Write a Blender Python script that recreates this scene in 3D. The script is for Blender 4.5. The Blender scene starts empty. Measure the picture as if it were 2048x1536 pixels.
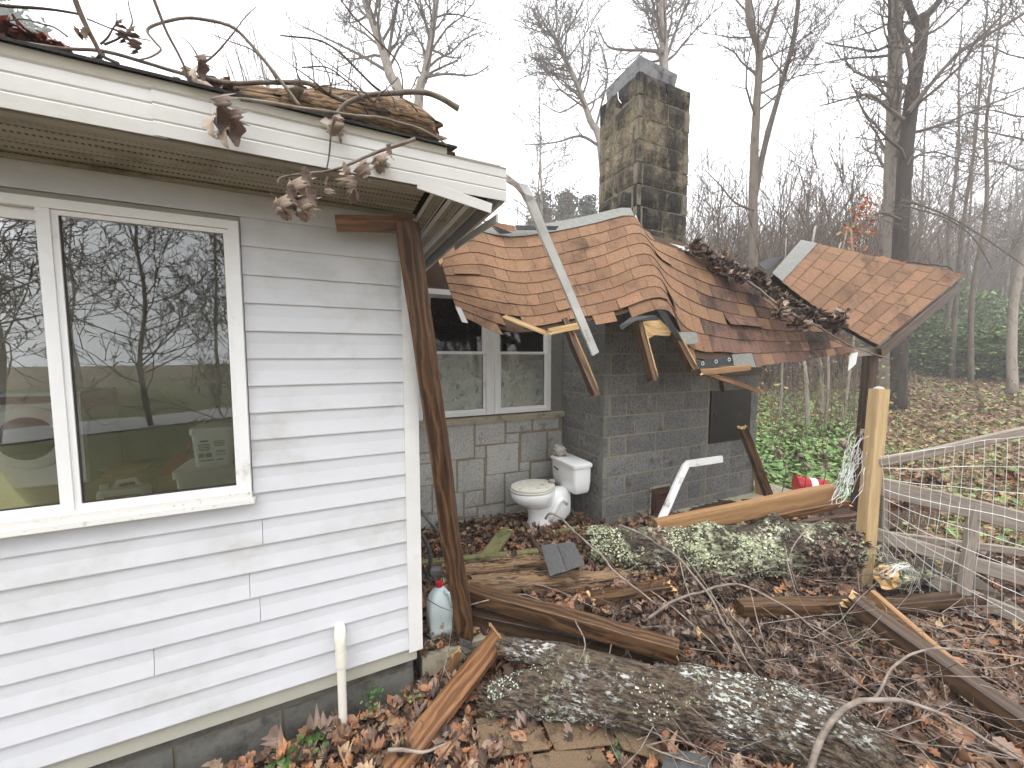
import bpy, math, random, zlib
import numpy as np
from mathutils import Vector, Matrix, noise
random.seed(11)
RNG = np.random.default_rng(5)
rad = math.radians
SC = bpy.context.scene
COL = SC.collection
V = Vector

# ------------------------------------------------------------------ camera, sky, sun, exposure
FPX = 769.0            # focal length in pixels of the 2048 wide photograph
PITCH = rad(4.15)
EYE = V((0, 0, 1.83))
cam_data = bpy.data.cameras.new('camera')
cam_data.sensor_width = 36
cam_data.lens = FPX / 2048 * 36
cam_data.clip_start = 0.05
cam_data.clip_end = 600
cam = bpy.data.objects.new('camera', cam_data)
COL.objects.link(cam)
cam.location = EYE
cam.rotation_euler = (rad(90) - PITCH, 0, 0)
SC.camera = cam

SUN_EL, SUN_AZ = rad(68), rad(205)
world = bpy.data.worlds.new('World')
SC.world = world
world.use_nodes = True
wn = world.node_tree.nodes
wl = world.node_tree.links
bg = wn['Background']
sky = wn.new('ShaderNodeTexSky')
sky.sky_type = 'NISHITA'
sky.sun_disc = False
sky.sun_elevation = SUN_EL
sky.sun_rotation = SUN_AZ
sky.air_density = 1.0
sky.dust_density = 6.0
hsv = wn.new('ShaderNodeHueSaturation')
hsv.inputs['Saturation'].default_value = 0.12
wl.new(sky.outputs[0], hsv.inputs['Color'])
cloud = wn.new('ShaderNodeMixRGB')          # an even cloud deck over the clear-sky model
cloud.inputs[0].default_value = 0.85
cloud.inputs[2].default_value = (12.3, 12.7, 13.3, 1)
wl.new(hsv.outputs[0], cloud.inputs[1])
wl.new(cloud.outputs[0], bg.inputs[0])
bg.inputs[1].default_value = 0.1
sun_data = bpy.data.lights.new('sun', 'SUN')
sun_data.energy = 1.5
sun_data.angle = rad(50)
sun_data.color = (1, 0.985, 0.965)
sun = bpy.data.objects.new('sun', sun_data)
COL.objects.link(sun)
sun.rotation_euler = (rad(22), 0, rad(-25))
SC.view_settings.view_transform = 'Standard'
SC.view_settings.look = 'None'
SC.view_settings.exposure = 1.07
SC.view_settings.gamma = 1
SC.view_settings.use_curve_mapping = False
SC.cycles.use_denoising = True
SC.cycles.use_adaptive_sampling = True
SC.cycles.adaptive_threshold = 0.03
SC.cycles.max_bounces = 6
SC.cycles.diffuse_bounces = 2
SC.cycles.glossy_bounces = 3
SC.cycles.transparent_max_bounces = 16
SC.cycles.volume_bounces = 2

# ------------------------------------------------------------------ places: a sight line meets a plane of the real scene
CP, SP = math.cos(PITCH), math.sin(PITCH)
def ray(px, py):
    x, y = (px - 1024) / FPX, -(py - 768) / FPX
    return V((x, CP + y * SP, -SP + y * CP))
def A(px, py, Y):
    d = ray(px, py); return EYE + d * (Y / d.y)
def Z(px, py, z):
    d = ray(px, py); return EYE + d * ((z - EYE.z) / d.z)
U = V((0.90396, 0.42762, 0))      # along the house wall
N = V((0.42762, -0.90396, 0))     # out of the house wall
O = V((-0.53058, 1.95439, 0))     # foot of the white house's corner
def K(px, py, k):
    d = ray(px, py); return EYE + d * ((k - (EYE - O).dot(N)) / d.dot(N))
def W(s, k, z):
    return O + U * s + N * k + V((0, 0, z))
UP = V((0, 0, 1))
SLAB = 0.14

# ------------------------------------------------------------------ objects
def tag(o, label=None, cat=None, group=None, kind=None):
    if label: o['label'] = label
    if cat: o['category'] = cat
    if group: o['group'] = group
    if kind: o['kind'] = kind
    return o
def thing(name, loc, label, cat, group=None):
    o = bpy.data.objects.new(name, None)
    o.empty_display_size = 0.1
    COL.objects.link(o)
    o.location = loc
    return tag(o, label, cat, group)
def wm(o):
    return o.matrix_basis.copy() if o.parent is None else wm(o.parent) @ o.matrix_basis
def link(name, me, parent=None, mtx=None):
    o = bpy.data.objects.new(name, me)
    COL.objects.link(o)
    mtx = Matrix.Identity(4) if mtx is None else mtx
    if parent is not None:
        o.parent = parent
        mtx = wm(parent).inverted() @ mtx
    o.matrix_basis = mtx
    return o
def copy_tree(o, parent=None):
    c = o.copy()
    COL.objects.link(c)
    c.parent = parent
    for ch in o.children:
        copy_tree(ch, c)
    return c
def frame(p0, X, up=UP, roll=0.0):
    X = X.normalized()
    Zv = (up - X * up.dot(X))
    if Zv.length < 1e-4:
        Zv = V((0, 1, 0)) - X * X.y
    Zv.normalize()
    Y = Zv.cross(X)
    if roll:
        q = Matrix.Rotation(roll, 3, X)
        Y, Zv = q @ Y, q @ Zv
    m = Matrix((X, Y, Zv)).transposed().to_4x4()
    m.translation = p0
    return m

class MB:
    def __init__(self):
        self.v, self.f, self.m = [], [], []
    def add(self, vs, fs, mi=0):
        b = len(self.v)
        self.v += [tuple(p) for p in vs]
        for q in fs:
            self.f.append([i + b for i in q]); self.m.append(mi)
        return self
    def box(self, c, sx, sy, sz, ax=None, mi=0):
        X, Y, Zz = ax or (V((1, 0, 0)), V((0, 1, 0)), UP)
        c = V(c)
        p = [c + X * (a * sx / 2) + Y * (b * sy / 2) + Zz * (d * sz / 2) for a in (-1, 1) for b in (-1, 1) for d in (-1, 1)]
        return self.add(p, [(0, 1, 3, 2), (4, 6, 7, 5), (0, 4, 5, 1), (2, 3, 7, 6), (0, 2, 6, 4), (1, 5, 7, 3)], mi)
    def wbox(self, s0, s1, k0, k1, z0, z1, mi=0):
        return self.box(W((s0 + s1) / 2, (k0 + k1) / 2, (z0 + z1) / 2), abs(s1 - s0), abs(k1 - k0), abs(z1 - z0), (U, N, UP), mi)
    def bbox(self, c, sx, sy, sz, b, ax=None, mi=0):      # box with chamfered edges
        X, Y, Zz = ax or (V((1, 0, 0)), V((0, 1, 0)), UP)
        c = V(c); h = (sx / 2, sy / 2, sz / 2)
        vs = []; idx = {}
        for a in (-1, 1):
            for d in (-1, 1):
                for e in (-1, 1):
                    sg = (a, d, e)
                    for keep in range(3):
                        q = [sg[i] * (h[i] - (0 if i == keep else b)) for i in range(3)]
                        idx[(sg, keep)] = len(vs)
                        vs.append(c + X * q[0] + Y * q[1] + Zz * q[2])
        fs = []
        S = [(a, d, e) for a in (-1, 1) for d in (-1, 1) for e in (-1, 1)]
        for ax_i in range(3):
            for sgn in (-1, 1):
                o1, o2 = [i for i in range(3) if i != ax_i]
                def g(x, y):
                    t = [0, 0, 0]; t[ax_i] = sgn; t[o1] = x; t[o2] = y
                    return idx[(tuple(t), ax_i)]
                q = [g(-1, -1), g(1, -1), g(1, 1), g(-1, 1)]
                flip = (sgn < 0) != (ax_i == 1)
                fs.append(q[::-1] if flip else q)
        for ax_i in range(3):
            o1, o2 = [i for i in range(3) if i != ax_i]
            for x in (-1, 1):
                for y in (-1, 1):
                    def t(e, keep):
                        r = [0, 0, 0]; r[ax_i] = e; r[o1] = x; r[o2] = y
                        return idx[(tuple(r), keep)]
                    fs.append([t(-1, o1), t(1, o1), t(1, o2), t(-1, o2)])
        for sg in S:
            fs.append([idx[(sg, 0)], idx[(sg, 1)], idx[(sg, 2)]])
        return self.add(vs, fs, mi)
    def tube(self, pts, rs, n=6, cap=True, mi=0, wob=0.0, rng=None, flat=1.0):
        pts = [V(p) for p in pts]
        if not hasattr(rs, '__len__'):
            rs = [rs] * len(pts)
        b = len(self.v)
        ref = None
        for i, p in enumerate(pts):
            t = (pts[min(i + 1, len(pts) - 1)] - pts[max(i - 1, 0)])
            if t.length < 1e-9: t = V((0, 0, 1))
            t.normalize()
            if ref is None:
                ref = UP if abs(t.z) < 0.9 else V((1, 0, 0))
            x = (ref - t * ref.dot(t))
            if x.length < 1e-5: x = t.orthogonal()
            x.normalize(); y = t.cross(x); ref = x
            for j in range(n):
                a = 2 * math.pi * j / n
                r = rs[i]
                if wob: r *= 1 + wob * noise.noise(p * 7 + V((math.cos(a) * 2, math.sin(a) * 2, 0)))
                self.v.append(tuple(p + x * (math.cos(a) * r) + y * (math.sin(a) * r * flat)))
        for i in range(len(pts) - 1):
            for j in range(n):
                k = (j + 1) % n
                self.f.append([b + i * n + j, b + i * n + k, b + (i + 1) * n + k, b + (i + 1) * n + j]); self.m.append(mi)
        if cap:
            self.f.append([b + j for j in range(n)][::-1]); self.m.append(mi)
            e = b + (len(pts) - 1) * n
            self.f.append([e + j for j in range(n)]); self.m.append(mi)
        return self
    def lathe(self, prof, n=20, c=V((0, 0, 0)), ax=None, sx=1.0, sy=1.0, mi=0):   # prof: (radius, height)
        X, Y, Zz = ax or (V((1, 0, 0)), V((0, 1, 0)), UP)
        b = len(self.v)
        for r, h in prof:
            for j in range(n):
                a = 2 * math.pi * j / n
                self.v.append(tuple(V(c) + X * (r * sx * math.cos(a)) + Y * (r * sy * math.sin(a)) + Zz * h))
        for i in range(len(prof) - 1):
            for j in range(n):
                k = (j + 1) % n
                self.f.append([b + i * n + j, b + i * n + k, b + (i + 1) * n + k, b + (i + 1) * n + j]); self.m.append(mi)
        self.f.append([b + j for j in range(n)][::-1]); self.m.append(mi)
        e = b + (len(prof) - 1) * n
        self.f.append([e + j for j in range(n)]); self.m.append(mi)
        return self
    def loft(self, rings, cap=True, mi=0):
        b = len(self.v); n = len(rings[0])
        for r in rings:
            self.v += [tuple(p) for p in r]
        for i in range(len(rings) - 1):
            for j in range(n):
                k = (j + 1) % n
                self.f.append([b + i * n + j, b + i * n + k, b + (i + 1) * n + k, b + (i + 1) * n + j]); self.m.append(mi)
        if cap:
            self.f.append([b + j for j in range(n)][::-1]); self.m.append(mi)
            e = b + (len(rings) - 1) * n
            self.f.append([e + j for j in range(n)]); self.m.append(mi)
        return self
    def mesh(self, name, mat, mtx, smooth=False):
        a = np.array(self.v, dtype=float)
        if mtx is not None and len(a):
            inv = np.array(mtx.inverted())
            a = a @ inv[:3, :3].T + inv[:3, 3]
        me = bpy.data.meshes.new(name)
        me.from_pydata(a.tolist(), [], self.f)
        mats = mat if isinstance(mat, (list, tuple)) else [mat]
        for m in mats: me.materials.append(m)
        if len(mats) > 1:
            me.polygons.foreach_set('material_index', self.m)
        if smooth:
            me.polygons.foreach_set('use_smooth', [True] * len(me.polygons))
            if smooth is not True:
                me.set_sharp_from_angle(angle=smooth)
        me.update()
        return me
    def build(self, name, mat, parent=None, smooth=False, mtx=None):
        if mtx is None:
            a = np.array(self.v)
            lo, hi = a.min(0), a.max(0)
            mtx = Matrix.Translation(V(((lo[0] + hi[0]) / 2, (lo[1] + hi[1]) / 2, lo[2])))
        return link(name, self.mesh(name, mat, mtx, smooth), parent, mtx)

# ------------------------------------------------------------------ materials
def hx(h):
    h = h.lstrip('#')
    c = [int(h[i:i + 2], 16) / 255 for i in (0, 2, 4)]
    return tuple(x / 12.92 if x <= 0.04045 else ((x + 0.055) / 1.055) ** 2.4 for x in c) + (1,)
def pm(name, cols, scale=5, stretch=(1, 1, 1), rough=0.7, bump=0.3, bscale=40, bdist=0.004, rnd=0.0, detail=6, spots=None, spots2=None, spec=0.4,
       distort=0.0, coat=0.0, metal=0.0, bstretch=None, hue=0.0, trans=0.0, wave=None, world=False):
    """cols: colours along a noise; spots: (colour, scale, lo, hi) patches of another colour laid over it"""
    m = bpy.data.materials.new(name)
    m.use_nodes = True
    nt = m.node_tree; nd = nt.nodes; L = nt.links.new
    bs = nd['Principled BSDF']
    tc = nd.new('ShaderNodeTexCoord')
    oi = nd.new('ShaderNodeObjectInfo')
    mul = nd.new('ShaderNodeVectorMath'); mul.operation = 'SCALE'
    mul.inputs[0].default_value = (17.3, 31.7, 23.1)
    L(oi.outputs['Random'], mul.inputs['Scale'])
    off = nd.new('ShaderNodeVectorMath'); off.operation = 'ADD'
    L(tc.outputs['Object'], off.inputs[0]); L(mul.outputs[0], off.inputs[1])
    geo = nd.new('ShaderNodeNewGeometry')
    def mapped(st, world=False):
        mp = nd.new('ShaderNodeMapping')
        mp.inputs['Scale'].default_value = st
        L(geo.outputs['Position'] if world else off.outputs[0], mp.inputs['Vector'])
        return mp.outputs[0]
    v1 = mapped(stretch)
    nz = nd.new('ShaderNodeTexNoise')
    nz.inputs['Scale'].default_value = scale
    nz.inputs['Detail'].default_value = detail
    nz.inputs['Roughness'].default_value = 0.62
    nz.inputs['Distortion'].default_value = distort
    L(v1, nz.inputs['Vector'])
    fac = nz.outputs['Fac']
    if wave:
        wv = nd.new('ShaderNodeTexWave')
        wv.wave_type = 'RINGS'; wv.rings_direction = 'X'
        wv.inputs['Scale'].default_value = wave[0]
        wv.inputs['Distortion'].default_value = wave[1]
        wv.inputs['Detail'].default_value = 3
        wv.inputs['Detail Scale'].default_value = 1.6
        mpw = mapped((0.35, 1, 1))
        L(mpw, wv.inputs['Vector'])
        mxw = nd.new('ShaderNodeMath'); mxw.operation = 'MULTIPLY_ADD'
        mxw.inputs[1].default_value = wave[2]
        L(wv.outputs['Fac'], mxw.inputs[0])
        sb = nd.new('ShaderNodeMath'); sb.operation = 'MULTIPLY'; sb.inputs[1].default_value = 1 - wave[2] * 0.7
        L(fac, sb.inputs[0]); L(sb.outputs[0], mxw.inputs[2])
        fac = mxw.outputs[0]
    rp = nd.new('ShaderNodeValToRGB')
    el = rp.color_ramp.elements
    while len(el) > 1: el.remove(el[-1])
    n = len(cols)
    for i, c in enumerate(cols):
        pos = 0.28 + 0.44 * i / max(1, n - 1)
        if len(c) == 2: pos, c = c
        c = hx(c) if isinstance(c, str) else tuple(c) + (1,) if len(c) == 3 else c
        if i == 0: el[0].position = pos; el[0].color = c
        else:
            e = el.new(pos); e.color = c
    L(fac, rp.inputs[0])
    out = rp.outputs[0]
    if rnd or hue:
        hs = nd.new('ShaderNodeHueSaturation')
        mr = nd.new('ShaderNodeMapRange')
        mr.inputs['To Min'].default_value = 1 - rnd; mr.inputs['To Max'].default_value = 1 + rnd
        L(oi.outputs['Random'], mr.inputs[0]); L(mr.outputs[0], hs.inputs['Value'])
        if hue:
            wn_ = nd.new('ShaderNodeTexWhiteNoise'); wn_.noise_dimensions = '1D'
            L(oi.outputs['Random'], wn_.inputs['W'])
            m2 = nd.new('ShaderNodeMapRange'); m2.inputs['To Min'].default_value = 0.5 - hue; m2.inputs['To Max'].default_value = 0.5 + hue
            L(wn_.outputs['Value'], m2.inputs[0]); L(m2.outputs[0], hs.inputs['Hue'])
        L(out, hs.inputs['Color']); out = hs.outputs[0]
    masks = []
    for sp in (spots, spots2):
        if not sp: continue
        n2 = nd.new('ShaderNodeTexNoise')
        n2.inputs['Scale'].default_value = sp[1]; n2.inputs['Detail'].default_value = 6; n2.inputs['Roughness'].default_value = 0.7
        L(mapped(sp[4] if len(sp) > 4 else (1, 1, 1), world), n2.inputs['Vector'])
        r2 = nd.new('ShaderNodeMapRange'); r2.interpolation_type = 'SMOOTHSTEP'
        r2.inputs['From Min'].default_value = sp[2]; r2.inputs['From Max'].default_value = sp[3]
        L(n2.outputs['Fac'], r2.inputs[0])
        mask = r2.outputs[0]
        if len(sp) > 5:            # patches gather in clusters
            n3 = nd.new('ShaderNodeTexNoise'); n3.inputs['Scale'].default_value = sp[5]; n3.inputs['Detail'].default_value = 3
            L(mapped((1, 1, 1), world), n3.inputs['Vector'])
            r3 = nd.new('ShaderNodeMapRange'); r3.inputs['From Min'].default_value = sp[6]; r3.inputs['From Max'].default_value = sp[6] + 0.12
            L(n3.outputs['Fac'], r3.inputs[0])
            mm = nd.new('ShaderNodeMath'); mm.operation = 'MULTIPLY'
            L(mask, mm.inputs[0]); L(r3.outputs[0], mm.inputs[1]); mask = mm.outputs[0]
        mx = nd.new('ShaderNodeMixRGB')
        mx.inputs[2].default_value = hx(sp[0])
        L(mask, mx.inputs[0]); L(out, mx.inputs[1]); out = mx.outputs[0]
        masks.append(mask)
    L(out, bs.inputs['Base Color'])
    bs.inputs['Roughness'].default_value = rough
    bs.inputs['Specular IOR Level'].default_value = spec
    bs.inputs['Metallic'].default_value = metal
    bs.inputs['Coat Weight'].default_value = coat
    if trans:
        bs.inputs['Transmission Weight'].default_value = trans
    if bump:
        nb = nd.new('ShaderNodeTexNoise')
        nb.inputs['Scale'].default_value = bscale; nb.inputs['Detail'].default_value = 5
        L(mapped(bstretch or stretch), nb.inputs['Vector'])
        h = nb.outputs['Fac']
        if masks:
            ad = nd.new('ShaderNodeMath'); ad.operation = 'MULTIPLY_ADD'; ad.inputs[1].default_value = 0.6
            L(masks[0], ad.inputs[0]); L(h, ad.inputs[2]); h = ad.outputs[0]
        bp = nd.new('ShaderNodeBump')
        bp.inputs['Strength'].default_value = bump; bp.inputs['Distance'].default_value = bdist
        L(h, bp.inputs['Height']); L(bp.outputs[0], bs.inputs['Normal'])
    return m
def attr_mat(name, rough=0.6, bump=0.3, sat=1.0, trans=0.0, spec=0.35):      # colour from the 'tint' attribute of each leaf
    m = bpy.data.materials.new(name); m.use_nodes = True
    nd = m.node_tree.nodes; L = m.node_tree.links.new
    bs = nd['Principled BSDF']
    at = nd.new('ShaderNodeAttribute'); at.attribute_name = 'tint'
    tc = nd.new('ShaderNodeTexCoord')
    nz = nd.new('ShaderNodeTexNoise'); nz.inputs['Scale'].default_value = 60; nz.inputs['Detail'].default_value = 4
    L(tc.outputs['Object'], nz.inputs['Vector'])
    mr = nd.new('ShaderNodeMapRange'); mr.inputs['From Min'].default_value = 0.3; mr.inputs['From Max'].default_value = 0.7
    mr.inputs['To Min'].default_value = 0.6; mr.inputs['To Max'].default_value = 1.35
    L(nz.outputs['Fac'], mr.inputs[0])
    mx = nd.new('ShaderNodeMixRGB'); mx.blend_type = 'MULTIPLY'; mx.inputs[0].default_value = 1
    L(at.outputs['Color'], mx.inputs[1]); L(mr.outputs[0], mx.inputs[2])
    L(mx.outputs[0], bs.inputs['Base Color'])
    bs.inputs['Roughness'].default_value = rough
    bs.inputs['Specular IOR Level'].default_value = spec
    return m
M = {}
M['siding'] = pm('white_vinyl', ['#c8c9cc', '#d3d4d7', '#cdced1'], 3, (0.6, 1, 1), 0.42, 0.15, 300, 0.0008, rnd=0.012, spots=('#b4b2a9', 1.8, 0.46, 0.85, (1, 1, 1.3)), spots2=('#7d7566', 55, 0.74, 0.78), spec=0.35, world=True)
M['trim'] = pm('white_trim', ['#d8d7d3', '#e6e5e2'], 4, (1, 1, 1), 0.45, 0.1, 200, 0.0006, spots=('#a79f8a', 5, 0.6, 0.8))
M['fascia'] = pm('weathered_white_fascia', ['#c0beb8', '#cfcdc9'], 6, (0.4, 1, 1), 0.5, 0.2, 150, 0.001, spots=('#b3b09c', 5, 0.52, 0.8, (0.3, 1, 1)), spots2=('#77745f', 120, 0.68, 0.76))
M['drip'] = pm('tan_metal_edge', ['#8d8779', '#a29c8c'], 6, (0.3, 1, 1), 0.5, 0.1, 100, 0.001)
M['winframe'] = pm('window_vinyl', ['#e9e9e8', '#f1f1f0'], 5, (1, 1, 1), 0.4, 0.1, 120, 0.0006, spots=('#c4bfb0', 9, 0.62, 0.82))
M['sill'] = pm('mossy_white_sill', ['#e2e1db', '#eae9e4'], 7, (1, 1, 1), 0.5, 0.2, 120, 0.001, spots=('#b3a976', 40, 0.56, 0.74), spots2=('#7a745c', 110, 0.66, 0.74))
M['found'] = pm('dark_concrete_block', ['#474540', '#62605a', '#54524c'], 9, (1, 1, 1), 0.9, 0.9, 190, 0.003, rnd=0.12, spots=('#b0ab98', 210, 0.66, 0.72), spots2=('#3b3a35', 5, 0.5, 0.7), world=True)
M['mortar'] = pm('mortar', ['#7f7564', '#978b77'], 20, (1, 1, 1), 0.95, 0.6, 160, 0.003)
M['mortar_dark'] = pm('damp_mortar', ['#5d5748', '#6d6552'], 20, (1, 1, 1), 0.95, 0.6, 160, 0.003)
M['roof_dark'] = pm('dark_roof_edge', ['#1b1b1b', '#2a2928'], 20, (1, 1, 1), 0.85, 0.5, 200, 0.002)
M['inner'] = pm('room_wall', ['#a5a294', '#b3b0a2'], 3, (1, 1, 1), 0.9, 0.1, 80, 0.001)
M['innerfloor'] = pm('room_floor', ['#6a5a4a', '#7a6856'], 6, (1, 1, 1), 0.7, 0.1, 80, 0.001)
M['stone'] = pm('grey_ashlar_stone', ['#8a8882', '#a6a49d', '#bab8b1', '#93918a'], 55, (1, 1, 1), 0.9, 1.0, 130, 0.006, rnd=0.14, spots=('#66604f', 6, 0.55, 0.75), detail=9)
M['block'] = pm('split_face_block', ['#4a4947', '#656461', '#7c7b77', '#575653'], 40, (1, 1, 1), 0.92, 0.9, 70, 0.01, rnd=0.16, spots=('#a6a49e', 7, 0.6, 0.78), spots2=('#4a4338', 5, 0.58, 0.72), detail=9)
M['blockcap'] = pm('smooth_block_end', ['#6c6a63', '#7d7b72'], 30, (1, 1, 1), 0.9, 0.4, 120, 0.002, rnd=0.12)
M['stack'] = pm('sooty_chimney_block', ['#3d372d', '#635846', '#82765f', '#524838'], 26, (1, 1, 1), 0.92, 1.0, 50, 0.016, rnd=0.05, spots=('#221f1c', 2.3, 0.38, 0.58, (1, 1, 0.35)), spots2=('#665643', 3, 0.58, 0.75), detail=9, world=True)
M['stackcap'] = pm('stained_block_end', ['#5c564a', '#736c5c', '#4d463b'], 22, (1, 1, 1), 0.9, 0.4, 120, 0.002, rnd=0.06, spots=('#1d1a17', 2.6, 0.45, 0.62, (1, 1, 0.4)), world=True)
M['shingle'] = pm('brown_shingle', ['#402c20', '#6e503b', '#8e6d53', '#a5876c'], 230, (1, 1, 1), 0.94, 1.0, 420, 0.004, rnd=0.16, hue=0.004, spots=('#4d382a', 2.2, 0.5, 0.72), spots2=('#a58e76', 26, 0.64, 0.76), detail=3, world=True)
M['shingle_wet'] = pm('stained_shingle', ['#32241d', '#594033', '#735546', '#8a6f5e'], 230, (1, 1, 1), 0.85, 1.0, 420, 0.004, rnd=0.18, hue=0.004, spots=('#2b201a', 3.0, 0.45, 0.64, (1, 1, 0.6)), spots2=('#a08d78', 9, 0.64, 0.76), detail=3, world=True)
M['shingle_ground'] = pm('muddy_shingle', ['#54452f', '#74604a', '#86725a'], 150, (1, 1, 1), 0.95, 1.0, 380, 0.003, rnd=0.15, spots=('#3a2f22', 5, 0.5, 0.66))
M['felt'] = pm('grey_felt', ['#74746f', '#868681'], 40, (1, 1, 1), 0.9, 0.6, 300, 0.002)
M['tar'] = pm('black_tar_paper', ['#121212', '#1f1e1d'], 12, (1, 1, 1), 0.45, 0.4, 60, 0.004)
M['ply'] = pm('dark_decking', ['#3a2a1c', '#4a3625', '#2b2017'], 8, (0.3, 1, 1), 0.85, 0.4, 60, 0.003)
M['metal'] = pm('galvanised_flashing', ['#4c4b4b', '#757474', '#393838'], 6, (1, 1, 1), 0.42, 0.2, 30, 0.003, metal=0.35, spots=('#29211c', 5, 0.52, 0.68))
M['white_metal'] = pm('white_aluminium', ['#c9c9c6', '#dededb'], 8, (0.3, 1, 1), 0.35, 0.15, 60, 0.002, spots=('#7d786a', 7, 0.55, 0.72), spots2=('#4d483e', 40, 0.68, 0.74))
def wood(name, cols, **k):
    a = dict(scale=4.5, stretch=(0.5, 9, 9), rough=0.62, bump=0.45, bscale=10, bdist=0.004, distort=0.9, spec=0.4, detail=7)
    a.update(k); return pm(name, cols, **a)
M['treated'] = wood('wet_treated_timber', ['#271a11', '#4d3621', '#6b4e33', '#38261a'], wave=(5, 5, 0.35), rough=0.5, rnd=0.1)
M['dark_timber'] = wood('dark_wet_timber', ['#241a13', '#3e2c1e', '#54402c'], rough=0.5, wave=(6, 4, 0.3))
M['orange_timber'] = wood('orange_pine_timber', ['#7d5f3c', '#997550', '#8a6844'], rough=0.55, wave=(5, 5, 0.35), spots=('#5c3d1e', 9, 0.68, 0.76))
M['red_plank'] = wood('red_brown_plank', ['#553722', '#7c5435', '#926a48', '#634329'], rough=0.48, wave=(5, 5, 0.4))
M['yellow_timber'] = wood('yellow_pine_post', ['#a2865e', '#bda27a', '#ae936a'], rough=0.6, wave=(5, 4, 0.3), spots=('#8a6128', 10, 0.7, 0.78))
M['grey_timber'] = wood('weathered_grey_board', ['#6f6459', '#9a8f83', '#857a6e', '#aba095'], rough=0.85, bump=0.7, spots=('#5a4f45', 6, 0.55, 0.75, (0.6, 5, 5)))
M['mossy_timber'] = wood('mossy_board', ['#5d5a3a', '#7c7650', '#6d6a48'], rough=0.85, spots=('#4c5a2a', 7, 0.48, 0.65))
M['rot'] = wood('rotted_wood', ['#33241a', '#69503a', '#957a5c', '#4d3828'], scale=6, rough=0.9, bump=1.0, bdist=0.02, spots=('#1f150f', 10, 0.52, 0.66, (0.4, 3, 3)))
M['raw'] = wood('freshly_broken_wood', ['#a88154', '#cfac78', '#dcc498'], rough=0.85, bump=1.0, bdist=0.008)
M['bark'] = pm('lichen_bark', ['#15120f', '#342c25', '#564b40', '#221d18'], 36, (0.4, 1.5, 1.5), 0.92, 1.0, 40, 0.05, bstretch=(0.4, 1.5, 1.5), spots=('#a3a584', 16, 0.45, 0.53, (1, 1, 1), 2.6, 0.46), spots2=('#d4d4b6', 34, 0.5, 0.56, (1, 1, 1), 3.6, 0.49), detail=10)
M['bark2'] = pm('pale_flecked_bark', ['#15100c', '#3d3228', '#6b5c4c', '#241c16'], 36, (0.4, 1.5, 1.5), 0.9, 1.0, 40, 0.05, bstretch=(0.4, 1.5, 1.5), spots=('#d2d1c9', 44, 0.5, 0.55, (0.6, 1.4, 1.4), 3.2, 0.49), spots2=('#a2a88a', 34, 0.55, 0.6, (1, 1, 1), 5.5, 0.52), detail=10)
M['twig'] = pm('grey_twig', ['#54483e', '#7d7166', '#968b80'], 30, (0.4, 1, 1), 0.8, 0.4, 80, 0.002, rnd=0.2, spots=('#a9b094', 40, 0.66, 0.75))
M['twig_brown'] = pm('brown_twig', ['#3c2f28', '#5b4a40'], 30, (0.4, 1, 1), 0.75, 0.4, 80, 0.002, rnd=0.2)
M['treebark'] = pm('tree_bark', ['#463d36', '#6a6056', '#564c44'], 7, (1, 1, 0.3), 0.95, 0.8, 14, 0.02, rnd=0.15)
M['treebark_dark'] = pm('dark_tree_bark', ['#241f1b', '#3f3731', '#302924'], 7, (1, 1, 0.3), 0.95, 0.8, 14, 0.02)
M['treebark_pale'] = pm('pale_tree_bark', ['#6f665c', '#8f867c', '#60574e'], 7, (1, 1, 0.3), 0.95, 0.8, 14, 0.02, rnd=0.1)
M['crown'] = pm('bare_twigs', ['#564c45', '#6e635a'], 7, (1, 1, 1), 0.95, 0, rnd=0.15)
M['thicket'] = pm('brown_undergrowth', ['#4f443c', '#695c51', '#5b4e45'], 1.2, (1, 1, 1), 0.95, 0)
M['porcelain'] = pm('white_porcelain', ['#efefed', '#f4f4f2'], 4, (1, 1, 1), 0.14, 0.04, 30, 0.001, spec=0.6, coat=0.3, spots=('#a89f8f', 6, 0.66, 0.8))
M['seat'] = pm('soiled_seat', ['#d5d0c2', '#e0dccf'], 8, (1, 1, 1), 0.3, 0.1, 60, 0.001, spots=('#8c8465', 14, 0.56, 0.68), spots2=('#463322', 22, 0.64, 0.7))
M['paper'] = pm('sodden_paper', ['#8f877c', '#b5aea4', '#6f665c'], 30, (1, 1, 1), 0.95, 0.8, 60, 0.006)
M['black_panel'] = pm('black_painted_panel', ['#090909', '#131314', '#0c0c0d'], 3, (0.5, 1, 4), 0.38, 0.25, 9, 0.006, spots=('#2c2d30', 4, 0.55, 0.75, (0.4, 1, 3)))
M['rust'] = pm('rusty_iron', ['#2e1c15', '#4d2c1f', '#3a241b'], 24, (1, 1, 1), 0.7, 0.7, 60, 0.004)
M['iron'] = pm('dark_iron', ['#262320', '#3a342e'], 24, (1, 1, 1), 0.6, 0.5, 60, 0.003)
M['pvc'] = pm('cream_pvc', ['#e0dbcb', '#e8e4d8'], 6, (1, 1, 1), 0.35, 0.1, 60, 0.001, spots=('#c2ab84', 7, 0.62, 0.78))
M['slate'] = pm('grey_shingle_piece', ['#474747', '#5a5a59'], 60, (1, 1, 1), 0.9, 0.8, 260, 0.003)
M['concrete'] = pm('concrete', ['#8e8774', '#a39a84', '#7c7563'], 10, (1, 1, 1), 0.9, 0.6, 140, 0.003, spots=('#54472f', 3, 0.5, 0.66))
M['wire'] = pm('galvanised_wire', ['#b5b5b2', '#d4d4d2'], 20, (1, 1, 1), 0.4, 0, metal=0.3)
M['wash'] = pm('washer_enamel', ['#dcdddb', '#e6e7e5'], 4, (1, 1, 1), 0.3, 0)
M['wash_glass'] = pm('washer_door_glass', ['#1d1c1a', '#2a2723'], 5, (1, 1, 1), 0.1, 0)
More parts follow.
